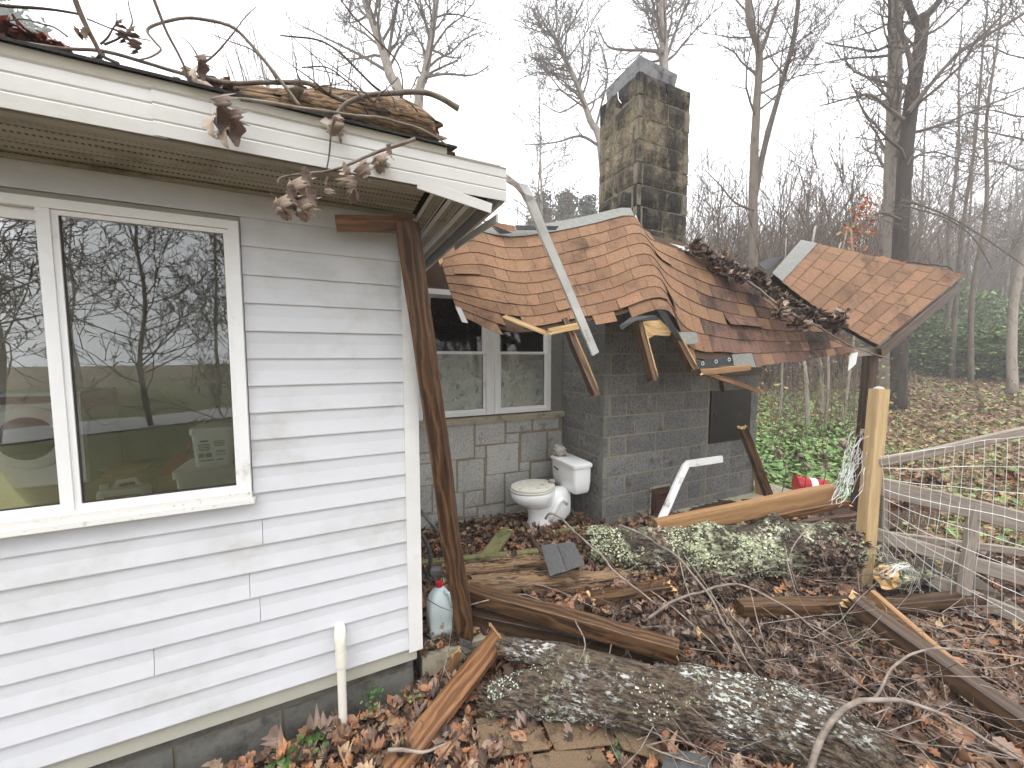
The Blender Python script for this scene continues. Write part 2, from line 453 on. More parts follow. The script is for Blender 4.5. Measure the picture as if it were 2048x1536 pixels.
M['bucket'] = pm('white_plastic', ['#e9e9e6', '#f0f0ee'], 5, (1, 1, 1), 0.35, 0)
M['ink'] = pm('grey_print', ['#4c4c4a', '#5a5a58'], 30, (1, 1, 1), 0.6, 0)
M['ink_green'] = pm('green_print', ['#5d7d46', '#6f8f56'], 30, (1, 1, 1), 0.6, 0)
M['ink_blue'] = pm('blue_print', ['#46688f', '#567aa0'], 30, (1, 1, 1), 0.6, 0)
M['orange'] = pm('orange_print', ['#c7791e', '#d88d30'], 30, (1, 1, 1), 0.5, 0)
M['carton'] = pm('cardboard', ['#8a6f52', '#9c8061'], 10, (1, 1, 1), 0.85, 0.1, 40, 0.001)
M['red'] = pm('red_plastic', ['#a81220', '#c01a2a'], 8, (1, 1, 1), 0.35, 0)
M['red_dark'] = pm('dull_red_plastic', ['#7a1d1c', '#8c2623'], 8, (1, 1, 1), 0.5, 0)
M['leaf'] = attr_mat('dead_leaf', 0.55)
M['green'] = attr_mat('green_leaf', 0.5)
M['needle'] = attr_mat('evergreen_foliage', 0.7)
M['soil'] = pm('damp_leaf_mould', ['#1d150f', '#37261b', '#4b3424', '#2a1d14'], 30, (1, 1, 1), 0.85, 1.0, 70, 0.02, spots=('#5d4231', 14, 0.55, 0.66))
M['ground'] = pm('woodland_ground', ['#33271c', '#5a4531', '#735b43', '#463c26'], 5, (1, 1, 1), 0.95, 1.0, 30, 0.03, spots=('#5d6a2c', 0.5, 0.5, 0.68), spots2=('#8a6a48', 9, 0.58, 0.68), detail=10)

def soffit_mat():
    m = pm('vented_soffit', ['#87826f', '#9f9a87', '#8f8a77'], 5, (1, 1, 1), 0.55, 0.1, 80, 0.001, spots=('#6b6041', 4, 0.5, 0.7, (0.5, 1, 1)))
    nd = m.node_tree.nodes; L = m.node_tree.links.new
    bs = nd['Principled BSDF']
    tc = nd.new('ShaderNodeTexCoord')
    vo = nd.new('ShaderNodeTexVoronoi'); vo.inputs['Scale'].default_value = 62; vo.inputs['Randomness'].default_value = 0.0
    L(tc.outputs['Object'], vo.inputs['Vector'])
    ls = nd.new('ShaderNodeMath'); ls.operation = 'LESS_THAN'; ls.inputs[1].default_value = 0.34
    L(vo.outputs['Distance'], ls.inputs[0])
    src = bs.inputs['Base Color'].links[0].from_socket
    mx = nd.new('ShaderNodeMixRGB'); mx.inputs[2].default_value = (0.03, 0.026, 0.02, 1)
    L(ls.outputs[0], mx.inputs[0]); L(src, mx.inputs[1]); L(mx.outputs[0], bs.inputs['Base Color'])
    return m
M['soffit_vent'] = soffit_mat()
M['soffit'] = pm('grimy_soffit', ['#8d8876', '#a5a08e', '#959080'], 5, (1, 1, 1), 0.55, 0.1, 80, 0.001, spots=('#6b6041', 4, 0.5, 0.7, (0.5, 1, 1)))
def glass_mat(name, tint=(0.93, 0.95, 0.94), ior=2.0, rough=0.0):
    m = bpy.data.materials.new(name); m.use_nodes = True
    nd = m.node_tree.nodes; L = m.node_tree.links.new
    for x in list(nd):
        if x.type == 'BSDF_PRINCIPLED': nd.remove(x)
    out = [x for x in nd if x.type == 'OUTPUT_MATERIAL'][0]
    fr = nd.new('ShaderNodeFresnel'); fr.inputs['IOR'].default_value = ior
    tr = nd.new('ShaderNodeBsdfTransparent'); tr.inputs['Color'].default_value = tint + (1,)
    gl = nd.new('ShaderNodeBsdfGlossy'); gl.inputs['Roughness'].default_value = rough
    tc = nd.new('ShaderNodeTexCoord'); nz = nd.new('ShaderNodeTexNoise'); nz.inputs['Scale'].default_value = 2.0
    L(tc.outputs['Object'], nz.inputs['Vector'])
    bp = nd.new('ShaderNodeBump'); bp.inputs['Strength'].default_value = 0.03; bp.inputs['Distance'].default_value = 0.02
    L(nz.outputs['Fac'], bp.inputs['Height']); L(bp.outputs[0], gl.inputs['Normal'])
    mx = nd.new('ShaderNodeMixShader')
    L(fr.outputs[0], mx.inputs[0]); L(tr.outputs[0], mx.inputs[1]); L(gl.outputs[0], mx.inputs[2]); L(mx.outputs[0], out.inputs['Surface'])
    return m
M['glass'] = glass_mat('window_glass')
M['glass2'] = glass_mat('dull_window_glass', (0.9, 0.9, 0.88), 1.45)
M['jug'] = pm('translucent_jug', ['#c8d6d6', '#d4e0df'], 6, (1, 1, 1), 0.35, 0, spec=0.5)
def sheet_mat():
    m = pm('crinkled_plastic_sheet', ['#b9beba', '#e2e5e2', '#cfd4d0'], 6, (1, 1, 1), 0.22, 1.0, 26, 0.03, spec=0.7, spots=('#eef0ee', 16, 0.58, 0.68, (1, 1, 0.7)))
    return m
M['sheet'] = sheet_mat()
# ------------------------------------------------------------------ shaped helpers
def timber(name, p0, p1, w, h, mat, parent=None, roll=0.0, jag=(0, 0), seg=8, warp=0.003, bev=0.006, up=UP, raw=True):
    """a sawn board or post: w across, h upright, ends cut or broken; its grain runs along local X"""
    p0, p1 = V(p0), V(p1)
    L = (p1 - p0).length
    fm = frame(p0, p1 - p0, up, roll)
    mb = MB()
    rs = random.Random(zlib.crc32(('%.3f %.3f %s' % (p0.x, p1.y, name)).encode()))
    a, b = w / 2, h / 2
    sec = [(-a + bev, -b), (a - bev, -b), (a, -b + bev), (a, b - bev), (a - bev, b), (-a + bev, b), (-a, b - bev), (-a, -b + bev)]
    if jag[0] or jag[1]:       # more points round the section so a break can splinter
        sec = []
        for x0, y0, x1, y1 in ((-a, -b, a, -b), (a, -b, a, b), (a, b, -a, b), (-a, b, -a, -b)):
            for t in (0.04, 0.27, 0.5, 0.73, 0.96):
                sec.append((x0 + (x1 - x0) * t, y0 + (y1 - y0) * t))
    ph = rs.random() * 10
    for i in range(seg + 1):
        x = L * i / seg
        wy = warp * noise.noise(V((x * 2.1, ph, 0))); wz = warp * noise.noise(V((x * 2.1, 0, ph)))
        for (y, z) in sec:
            e = 0
            if i == seg and jag[1]: e = rs.uniform(-1, 0.15) * jag[1]
            if i == 0 and jag[0]: e = rs.uniform(-0.15, 1) * jag[0]
            mb.v.append((x + e, y + wy * 2, z + wz * 2))
    n = len(sec)
    for i in range(seg):
        for j in range(n):
            k = (j + 1) % n
            mb.f.append([i * n + j, i * n + k, (i + 1) * n + k, (i + 1) * n + j]); mb.m.append(0)
    for end, base in ((0, 0), (1, seg * n)):
        c = len(mb.v)
        mb.v.append(((L if end else 0) + (rs.uniform(-0.7, 0.1) * jag[1] if end else rs.uniform(-0.1, 0.7) * jag[0]), 0, 0))
        for j in range(n):
            k = (j + 1) % n
            mb.f.append([base + j, base + k, c] if end else [base + k, base + j, c]); mb.m.append(1 if jag[end] and raw else 0)
    me = mb.mesh(name, [mat, M['raw']], None, smooth=rad(35))
    return link(name, me, parent, fm)

def log(name, pts, rs, mat, n=22, seg=40, ridge=0.05, parent=None, knots=(), end_mat=None, jag=0.03):
    """a trunk lying along pts, bark in real relief"""
    pts = [V(p) for p in pts]
    fm = frame(pts[0], pts[-1] - pts[0])
    inv = fm.inverted()
    loc = [inv @ p for p in pts]
    mb = MB(); rings = []
    for i in range(seg + 1):
        t = i / seg * (len(loc) - 1); a = min(int(t), len(loc) - 2); f = t - a
        p = catmull(loc, t); r = rs[a] + (rs[a + 1] - rs[a]) * f
        ring = []
        for j in range(n):
            an = 2 * math.pi * j / n
            d = V((0, math.cos(an), math.sin(an)))
            rr = r * (1 + 0.10 * noise.noise(V((p.x * 2.2, d.y * 1.3, d.z * 1.3))) + ridge * (0.5 - abs(noise.noise(V((p.x * 9, d.y * 5, d.z * 5))))) + ridge * 1.2 * (0.4 - abs(noise.noise(V((p.x * 22 + 3, d.y * 11, d.z * 11))))))
            for kx, ka, kr, kw in knots:
                q = math.exp(-((p.x - kx) / kw) ** 2) * max(0, math.cos(an - ka)) ** 6
                rr += kr * q
            e = 0
            if i == 0: e = jag * random.uniform(-1, 1)
            if i == seg: e = jag * random.uniform(-1, 1)
            ring.append(p + d * rr + V((e, 0, 0)))
        rings.append(ring)
    mb.loft(rings, cap=False)
    for end, base in ((0, 0), (1, seg * n)):
        ctr = V((0, 0, 0))
        for j in range(n): ctr += V(mb.v[base + j]) / n
        prev = [base + j for j in range(n)]
        for f in (0.8, 0.55, 0.3, 0.12):
            cur = []
            for j in range(n):
                q = ctr.lerp(V(mb.v[base + j]), f); q.x = ctr.x + jag * (1.6 * noise.noise(q * 26) + 0.5 * random.uniform(-1, 1))
                cur.append(len(mb.v)); mb.v.append(tuple(q))
            for j in range(n):
                k = (j + 1) % n
                q1 = [prev[j], prev[k], cur[k], cur[j]]
                mb.f.append(q1 if end else q1[::-1]); mb.m.append(1)
            prev = cur
        mb.f.append(prev if end else prev[::-1]); mb.m.append(1)
    return link(name, mb.mesh(name, [mat, end_mat or M['rot']], None, smooth=rad(50)), parent, fm)
def catmull(P, t):
    i = max(0, min(int(t), len(P) - 2)); f = t - i
    p0, p1, p2, p3 = P[max(i - 1, 0)], P[i], P[i + 1], P[min(i + 2, len(P) - 1)]
    return 0.5 * ((2 * p1) + (p2 - p0) * f + (2 * p0 - 5 * p1 + 4 * p2 - p3) * f * f + (3 * p1 - p0 - 3 * p2 + p3) * f ** 3)
def smooth_pts(P, m=4):
    P = [V(p) for p in P]
    return [catmull(P, i / m) for i in range((len(P) - 1) * m)] + [P[-1]]
def stick(name, pts, r0, r1, mat, parent=None, n=7, label=None, cat='branch', group=None, m=4, wob=0.25):
    P = smooth_pts(pts, m)
    k = len(P)
    rs = [(r0 + (r1 - r0) * i / (k - 1)) * (1 + wob * 0.5 * noise.noise(P[i] * 23)) for i in range(k)]
    P = [p + V((noise.noise(p * 9), noise.noise(p * 9 + V((5, 0, 0))), noise.noise(p * 9 + V((0, 5, 0))))) * min(0.012, r0 * 1.2) for p in P]
    o = MB().tube(P, rs, n).build(name, mat, parent, smooth=True)
    if label: tag(o, label, cat, group)
    return o
def piece(s0, s1, z0, z1, k, mat, parent, name='block', th=0.05, rough=0.004, face='front', bev=0.008, sub=(4, 3)):
    """one block or stone of a wall with an uneven face; face 'front' looks out along N, 'left' looks back along -U at s=k"""
    mb = MB()
    nx, nz = sub
    sd = random.random() * 50
    def pos(a, z, d):
        return W(a, k + d, z) if face == 'front' else W(k - d, a, z)
    for j in range(nz + 1):
        for i in range(nx + 1):
            a = s0 + (s1 - s0) * i / nx; z = z0 + (z1 - z0) * j / nz
            edge = i in (0, nx) or j in (0, nz)
            d = -bev * random.uniform(0.6, 1.3) if edge else rough * random.uniform(-1, 1)
            if edge:
                a += (1 if i == 0 else -1 if i == nx else 0) * random.uniform(0, 0.003); z += (1 if j == 0 else -1 if j == nz else 0) * random.uniform(0, 0.003)
            mb.v.append(tuple(pos(a, z, d)))
    w = nx + 1
    for j in range(nz):
        for i in range(nx):
            q = [j * w + i, j * w + i + 1, (j + 1) * w + i + 1, (j + 1) * w + i]
            mb.f.append(q if face == 'front' else q[::-1]); mb.m.append(0)
    b = len(mb.v)
    rim = [i for i in range(w)] + [j * w + nx for j in range(1, nz + 1)] + [nz * w + i for i in range(nx - 1, -1, -1)] + [j * w for j in range(nz - 1, 0, -1)]
    for r in rim:
        i, j = r % w, r // w
        a = s0 + (s1 - s0) * i / nx; z = z0 + (z1 - z0) * j / nz
        mb.v.append(tuple(pos(a, z, -th)))
    for t in range(len(rim)):
        k2 = (t + 1) % len(rim)
        q = [rim[t], b + t, b + k2, rim[k2]]
        mb.f.append(q if face == 'front' else q[::-1]); mb.m.append(0)
    return mb.build(name, mat, parent)

# ------------------------------------------------------------------ ground and slab
def inside_slab(s, k):
    return s > 0.06 and k < -0.06 + 0.0 * s
def pile(x, y):
    h = 0
    for cx, cy, r, a in ((1.0, 2.3, 0.42, 0.07), (1.6, 2.2, 0.5, 0.09), (0.45, 2.75, 0.4, 0.03), (2.25, 2.62, 0.32, 0.14), (1.3, 1.9, 0.5, 0.04), (2.2, 1.9, 0.6, 0.04), (0.3, 2.3, 0.35, 0.03)):
        h += a * math.exp(-((x - cx) ** 2 + (y - cy) ** 2) / (r * r))
    return h
def bed(x, y):
    """height of the leaf-covered surface"""
    q = V((x, y, 0)) - O
    s, k = q.dot(U), q.dot(N)
    base = 0.0
    if s > 0.06:
        e = max(0, min(1, (0.35 - k) / 0.25)) if s > 0.9 else max(0, min(1, (-0.06 - k) / 0.03))
        base = SLAB * e
    return base + pile(x, y) + 0.012 * noise.noise(V((x * 6, y * 6, 3))) + 0.008 * noise.noise(V((x * 19, y * 19, 1)))
def gz(x, y):
    """lie of the land: level round the house, a gentle bank beyond the clearing"""
    r = math.hypot(x, y)
    z = min(1, max(0, (r - 5.0) / 20)) * 0.2 * noise.noise(V((x * 0.12, y * 0.12, 0)))
    if y > 0: z += max(0, min(1, (x - 1.0) / 5)) * max(0, r - 8.0) * 0.05
    return z + max(0, r - 45) * 0.05
def make_ground():
    xs = np.unique(np.concatenate([np.linspace(-118, -12, 22), np.linspace(-12, 36, 110), np.linspace(36, 118, 18)]))
    ys = np.unique(np.concatenate([np.linspace(-60, -10, 16), np.linspace(-10, 34, 110), np.linspace(34, 128, 22)]))
    vs = []
    for y in ys:
        for x in xs:
            z = gz(x, y)
            vs.append((x, y, z - 0.015))
    nx = len(xs)
    fs = [(j * nx + i, j * nx + i + 1, (j + 1) * nx + i + 1, (j + 1) * nx + i) for j in range(len(ys) - 1) for i in range(nx - 1)]
    me = bpy.data.meshes.new('ground'); me.from_pydata(vs, [], fs); me.materials.append(M['ground'])
    me.polygons.foreach_set('use_smooth', [True] * len(me.polygons))
    o = link('ground', me); tag(o, kind='structure')
make_ground()
o = MB().wbox(0.06, 4.9, -1.68, -0.06, -0.1, SLAB - 0.004).build('patio_slab', M['concrete'])
tag(o, kind='structure')

# ------------------------------------------------------------------ white house
CZ0, CE = 2.294, 0.1187      # a siding joint's height and the exposure of a course
WS0, WS1, WZ0, WZ1 = -1.812, -0.682, 1.216, 2.385   # window opening
EK = 0.40                    # eave overhang
house = thing('house', W(-1.2, 0, 0), 'white vinyl sided house wing with a large window and grimy eave', 'house')
def board(s0, s1, z0, z1):
    mb = MB()
    prof = [(0.0, z1 + 0.012), (0.003, z1 + 0.012), (0.0045, z0 + (z1 - z0) * 0.55), (0.0125, z0 + 0.004), (0.012, z0), (0.0, z0 + 0.001)]
    nS = 6
    rings = []
    for i in range(nS + 1):
        s = s0 + (s1 - s0) * i / nS
        w = 0.0018 * noise.noise(V((s * 2.3, z0 * 9, 0)))
        rings.append([W(s, k + (w if k > 0.001 else 0), z) for k, z in prof])
    mb.loft(rings)
    mb.build('siding_board', M['siding'], house, mtx=frame(W(s0, 0, z0), U))
SR = -0.022
seams = {11: -0.652, 13: -0.71, 14: -0.675, 15: -1.05}
for i in range(-2, 18):
    z1 = CZ0 - CE * (i - 1) if False else CZ0 - CE * i + CE
    z0 = CZ0 - CE * i
    z1 = min(z1, 2.528)
    if z0 > 2.5: continue
    spans = [(-4.6, SR)]
    if z0 < WZ1 - 0.02 and z1 > WZ0 + 0.03:
        spans = [(-4.6, WS0 - 0.004), (WS1 + 0.004, SR)]
    elif i in seams:
        spans = [(-4.6, seams[i] - 0.001), (seams[i] + 0.001, SR)]
    for a, b in spans: board(a, b, z0, z1)
MB().wbox(-0.024, 0.048, 0.0, 0.019, 0.262, 2.528).wbox(0.030, 0.0475, -0.07, -0.0005, 0.262, 2.528).build('corner_trim', M['trim'], house)
# wall body round the window opening, then the end wall with its own courses
MB().wbox(-4.6, WS0, -0.12, -0.003, 0.2, 2.6).build('wall_body', M['inner'], house)
MB().wbox(WS1, 0.02, -0.12, -0.003, 0.2, 2.6).build('wall_body', M['inner'], house)
MB().wbox(WS0, WS1, -0.12, -0.003, 0.2, WZ0 + 0.02).build('wall_body', M['inner'], house)
MB().wbox(WS0, WS1, -0.12, -0.003, WZ1 - 0.02, 2.6).build('wall_body', M['inner'], house)
MB().wbox(-0.09, 0.015, -4.2, -0.125, 0.2, 2.6).build('wall_body', M['inner'], house)
for i in range(-1, 18):
    z0 = CZ0 - CE * i; z1 = min(z0 + CE, 2.528)
    mb = MB()
    prof = [(0.0, z1 + 0.01), (0.003, z1 + 0.01), (0.0125, z0 + 0.004), (0.012, z0), (0.0, z0)]
    mb.loft([[W(0.017 + k, kk, z) for k, z in prof] for kk in (-0.072, -1.66)])
    mb.build('siding_board', M['siding'], house)
# room behind the glass
RK = -4.2
MB().wbox(-5.2, -0.09, RK, -0.12, 0.5, 0.55).build('room_floor', M['innerfloor'], house)
MB().wbox(-5.2, -0.09, RK - 0.05, RK, 0.5, 2.6).build('room_wall', M['inner'], house)
MB().wbox(-5.25, -5.2, RK, -3.4, 0.5, 2.6).wbox(-5.25, -5.2, -3.4, -0.12, 0.5, 0.62).build('room_wall', M['inner'], house)  # most of this unseen end wall left open to let in extra daylight
MB().wbox(-5.2, -0.09, RK, -0.12, 2.6, 2.65).build('room_ceiling', M['inner'], house)
# foundation blocks
MB().wbox(-4.6, 0.0, -0.12, -0.028, -0.12, 0.262).build('mortar_bed', M['mortar_dark'], house)
for zz0, zz1, off in ((0.158, 0.27, 0.0), (-0.045, 0.148, 0.2), (-0.25, -0.055, 0.0)):
    s = 0.003 - (0.0 if off == 0 else 0.0); first = True
    while s > -4.5:
        w = 0.2 if first and off else 0.395
        first = False
        if zz1 > 0: piece(s - w, s, zz0, zz1, -0.018, M['found'], house, 'foundation_block', th=0.05, rough=0.002, bev=0.004)
        s -= w + 0.011
for zz0, zz1 in ((0.158, 0.262), (-0.045, 0.148)):
    MB().wbox(-0.02, 0.008, -1.6, -0.07, zz0, zz1).build('foundation_block', M['found'], house)
# window: frame, mullion, sashes, glass, sill
win = MB()
FR = 0.036
win.wbox(WS0, WS1, 0.002, 0.034, WZ1 - 0.034, WZ1)
win.wbox(WS0, WS1, 0.002, 0.034, WZ0 + 0.0, WZ0 + 0.04)
win.wbox(WS0, WS0 + FR, 0.003, 0.033, WZ0 + 0.04, WZ1 - 0.034)
win.wbox(WS1 - FR, WS1, 0.003, 0.033, WZ0 + 0.04, WZ1 - 0.034)
window = win.build('window', M['winframe'], house)
MB().wbox(WS0 - 0.012, WS1 + 0.012, 0.012, 0.05, WZ0 - 0.022, WZ0 - 0.001).wbox(WS0 - 0.004, WS1 + 0.004, 0.0345, 0.043, WZ0 - 0.001, WZ0 + 0.03).build('sill', M['sill'], window)
MB().wbox(-1.272, -1.2362, 0.0035, 0.031, WZ0 + 0.04, WZ1 - 0.034).build('mullion', M['winframe'], window)
def sash(s0, s1, k, inset):
    z0, z1 = WZ0 + 0.041, WZ1 - 0.035
    w = 0.0175
    mb = MB()
    mb.wbox(s0, s1, k - 0.012, k + 0.012, z1 - w - inset, z1).wbox(s0, s1, k - 0.012, k + 0.012, z0, z0 + w)
    mb.wbox(s0, s0 + w, k - 0.0125, k + 0.0115, z0 + w, z1 - w - inset).wbox(s1 - w, s1, k - 0.0125, k + 0.0115, z0 + w, z1 - w - inset)
    mb.build('sash', M['winframe'], window)
    MB().wbox(s0 + w - 0.002, s1 - w + 0.002, k - 0.003, k + 0.003, z0 + w - 0.002, z1 - w - inset + 0.002).build('pane', M['glass'], window)
    MB().wbox(s0 + w, s1 - w, k + 0.0035, k + 0.006, z0 + w, z0 + w + 0.006).wbox(s0 + w, s0 + w + 0.005, k + 0.0035, k + 0.0062, z0 + w + 0.006, z1 - w - inset).build('gasket', M['iron'], window)
sash(-1.2358, WS1 - FR - 0.0002, 0.012, 0)
sash(WS0 + FR + 0.0002, -1.256, -0.0105, 0.022)

# eave: vented soffit strips, fascia in two lengths, metal drip edge, roof
SZ = 2.53
for j, (k0, k1) in enumerate(((0.002, 0.13), (0.132, 0.262), (0.264, EK - 0.004))):
    mb = MB()
    prof = []
    m = 9
    for i in range(m + 1):
        k = k0 + (k1 - k0) * i / m
        prof.append((k, SZ - (0.006 if i % 3 == 1 else 0.001 if i % 3 == 2 else 0.008)))
    for a in range(m):
        (ka, za), (kb, zb) = prof[a], prof[a + 1]
        mb.add([W(-4.6, ka, za), W(0.03, ka, za), W(0.03, kb, zb), W(-4.6, kb, zb)], [(0, 1, 2, 3)], 1 if a % 3 == 1 else 0)
    mb.build('soffit_panel', [M['soffit'], M['soffit_vent']], house, mtx=frame(W(-4.6, k0, SZ), U))
MB().wbox(-4.6, 0.05, 0.013, 0.028, SZ - 0.022, SZ - 0.009).build('soffit_channel', M['soffit'], house)
def fascia(s0, s1, dk, z0, z1):
    prof = [(0, z0), (0.012, z0 - 0.003), (0.014, z0 + 0.035), (0.010, z0 + 0.040), (0.013, z0 + 0.045), (0.013, z0 + 0.086), (0.009, z0 + 0.091), (0.0125, z0 + 0.096), (0.012, z1 - 0.006), (0.017, z1), (0, z1)]
    mb = MB(); rings = []
    for i in range(11):
        s = s0 + (s1 - s0) * i / 10
        sag = 0.004 * noise.noise(V((s * 1.5, 3, 0)))
        rings.append([W(s, EK + dk + k + sag, z + sag) for k, z in prof])
    mb.loft(rings).build('fascia_board', M['fascia'], house, mtx=frame(W(s0, EK, z0), U))
fascia(-4.6, -0.79, 0.0, 2.505, 2.64)
fascia(-0.82, 0.362, 0.004, 2.507, 2.642)
MB().wbox(0.345, 0.3615, -1.6, EK + 0.003, 2.505, 2.638).build('fascia_board', M['fascia'], house)
MB().wbox(-4.6, 0.03, EK - 0.022, EK - 0.003, 2.5, 2.655).build('eave_board', M['drip'], house)
MB().wbox(-4.6, 0.1, EK - 0.001, EK + 0.013, 2.643, 2.673).build('drip_edge', M['drip'], house)
# the loose F-channel that has dropped from the fascia's foot
timber('loose_trim', K(835, 368, EK + 0.01), K(983, 418, EK + 0.02), 0.006, 0.042, M['fascia'], house, bev=0.001)
timber('loose_trim', W(0.335, EK - 0.02, 2.44), W(0.335, -0.25, 2.475), 0.01, 0.035, M['fascia'], house, bev=0.001)
# end soffit: strips running back under the side overhang, the outermost one gone
for j, (a, b) in enumerate(((0.052, 0.125), (0.128, 0.2), (0.203, 0.262))):
    dz = -0.01 * j
    mb = MB()
    c = (a + b) / 2
    for (x0, x1, d0, d1, mi) in ((a, a + 0.012, 0, 0.008, 0), (a + 0.012, c, 0.008, 0.002, 1), (c, b - 0.012, 0.002, 0.008, 1), (b - 0.012, b, 0.008, 0, 0)):
        mb.add([W(x0, EK - 0.03, SZ - 0.012 - d0 + dz), W(x1, EK - 0.03, SZ - 0.012 - d1 + dz * 1.5), W(x1, -1.6, SZ - 0.012 - d1 - 0.02), W(x0, -1.6, SZ - 0.012 - d0)], [(0, 1, 2, 3)], mi)
    mb.build('soffit_panel', [M['trim'], M['soffit_vent']], house)
MB().wbox(0.27, 0.34, -1.6, EK - 0.03, 2.6, 2.64).build('rafter_tail', M['roof_dark'], house)
PT = rad(15)
def roofslab(s0, s1, z0, th, k0, k1, mat, nm):
    mb = MB()
    t = math.tan(PT)
    for (s) in (s0, s1):
        for (k, dz) in ((k0, 0), (k1, (k0 - k1) * t)):
            for d in (0, th):
                mb.v.append(tuple(W(s, k, z0 + dz + d)))
    mb.f = [[0, 1, 3, 2], [4, 6, 7, 5], [0, 4, 5, 1], [2, 3, 7, 6], [0, 2, 6, 4], [1, 5, 7, 3]]; mb.m = [0] * 6
    mb.build(nm, mat, house)
roofslab(-4.8, 0.14, 2.658, 0.012, EK - 0.002, -2.0, M['ply'], 'roof_deck')
roofslab(-4.8, 0.14, 2.6745, 0.009, EK + 0.024, -2.0, M['roof_dark'], 'roof_covering')
roofslab(0.14, 0.345, 2.6445, 0.016, EK - 0.004, -2.0, M['drip'], 'roof_deck')
MB().wbox(0.052, 0.343, -1.6, EK - 0.03, 2.575, 2.59).build('soffit_sky_blocker', M['roof_dark'], house)  # dark sheet added above the strips to block sky through their gaps
# ------------------------------------------------------------------ stone wing with two windows
SK = -1.69
wing = thing('stone_wing', W(1.2, SK, 0), 'grey ashlar stone wing with two white double hung windows under the fallen roof', 'house')
MB().wbox(0.02, 2.9, SK - 0.2, SK - 0.007, 0.0, 1.21).build('mortar_bed', M['mortar'], wing)
CR = 0.2051
def cpx(x, y): return K(820 + x * CR, 800 + y * CR, SK)
stones = [(80, 235, 330, 505), (340, 228, 622, 575), (640, 208, 922, 428), (944, 186, 1186, 308), (1204, 166, 1450, 286), (940, 330, 1064, 412), (1086, 318, 1330, 588), (1350, 300, 1480, 560),
          (637, 455, 735, 566), (752, 432, 1056, 712), (80, 520, 330, 610), (340, 590, 452, 900), (470, 586, 722, 884), (1076, 606, 1166, 690), (1184, 600, 1470, 748), (742, 728, 916, 1000),
          (934, 708, 1158, 1006), (1176, 764, 1470, 1000), (80, 622, 330, 830), (80, 846, 212, 1100), (226, 846, 330, 1100), (340, 916, 516, 1150), (534, 892, 716, 1034), (534, 1054, 650, 1132), (668, 1026, 918, 1240),
          (934, 1022, 1200, 1250), (1216, 1016, 1470, 1250), (430, 1166, 650, 1300), (80, 1116, 410, 1300), (668, 1256, 918, 1400), (934, 1266, 1200, 1400), (1216, 1266, 1470, 1400), (80, 1316, 410, 1400), (430, 1316, 650, 1400)]
for x0, y0, x1, y1 in stones:
    m = (y0 + y1) / 2
    sx = (x0 + x1) / 2
    a = cpx(x0, m); b = cpx(x1, m); c = cpx(sx, y0); d = cpx(sx, y1)
    sa, sb = (a - O).dot(U), (b - O).dot(U)
    zt, zb = min(c.z, 1.142), max(d.z, 0.02)
    if zt - zb < 0.02: continue
    piece(sa, sb, zb, zt, SK + 0.004 * random.random(), M['stone'], wing, 'stone', th=0.03, rough=0.004, bev=0.006)
z = 0.02
for h in (0.24, 0.3, 0.22, 0.33):
    piece(0.03, 0.345, z, z + h - 0.012, SK, M['stone'], wing, 'stone', th=0.03, rough=0.004, bev=0.006); z += h
MB().wbox(0.03, 2.035, SK - 0.1, SK + 0.045, 1.148, 1.205).build('sill', M['concrete'], wing)
# window wall
wz0, wz1 = 1.225, 2.47
MB().wbox(0.02, 0.44, SK - 0.12, SK - 0.005, 1.21, 2.95).build('wall_panel', M['siding'], wing)
MB().wbox(1.86, 2.9, SK - 0.12, SK - 0.02, 1.21, 2.95).build('wall_panel', M['blockcap'], wing)
MB().wbox(0.44, 1.86, SK - 0.12, SK - 0.022, wz1, 2.95).build('wall_panel', M['ply'], wing)
for (a, b) in ((0.46, 1.135), (1.185, 1.86)):
    fr = MB()
    k0, k1 = SK - 0.06, SK + 0.012
    fr.wbox(a, a + 0.045, k0, k1, wz0, wz1).wbox(b - 0.045, b, k0, k1, wz0, wz1)
    fr.wbox(a + 0.045, b - 0.045, k0, k1 - 0.001, wz1 - 0.05, wz1).wbox(a + 0.045, b - 0.045, k0, k1 - 0.001, wz0, wz0 + 0.035)
    wo = fr.build('window', M['trim'], wing)
    mid = (wz0 + wz1) / 2 - 0.0
    for lo, (q0, q1, kk) in enumerate(((mid, wz1 - 0.05, SK - 0.035), (wz0 + 0.035, mid + 0.03, SK - 0.012))):
        t = 0.028
        sb = MB()
        sb.wbox(a + 0.046, b - 0.046, kk - 0.011, kk + 0.011, q0, q0 + t).wbox(a + 0.046, b - 0.046, kk - 0.011, kk + 0.011, q1 - t, q1)
        sb.wbox(a + 0.046, a + 0.046 + t, kk - 0.0105, kk + 0.0105, q0 + t, q1 - t).wbox(b - 0.046 - t, b - 0.046, kk - 0.0105, kk + 0.0105, q0 + t, q1 - t)
        sb.build('sash', M['trim'], wo)
        MB().wbox(a + 0.046 + t, b - 0.046 - t, kk - 0.002, kk + 0.002, q0 + t, q1 - t).build('pane', M['glass2'], wo)
        if lo:
            MB().wbox(a + 0.05 + t, b - 0.05 - t, kk - 0.02, kk - 0.014, q0 + t + 0.001, q1 - t - 0.001).build('plastic_sheet', M['sheet'], wo)
MB().wbox(1.1355, 1.1845, SK - 0.06, SK + 0.004, wz0, wz1).build('window_mullion', M['trim'], wing)
MB().wbox(0.3, 2.9, SK - 3.0, SK - 2.95, 0.2, 2.9).build('room_wall', M['red_plank'], wing)
MB().wbox(0.3, 2.9, SK - 2.95, SK - 0.2, 0.3, 0.35).build('room_floor', M['innerfloor'], wing)
MB().wbox(0.3, 2.9, SK - 2.95, SK - 0.13, 2.9, 2.95).build('room_ceiling', M['inner'], wing)
MB().wbox(0.2, 0.3, SK - 2.95, SK - 0.13, 0.2, 2.95).build('room_wall', M['inner'], wing)
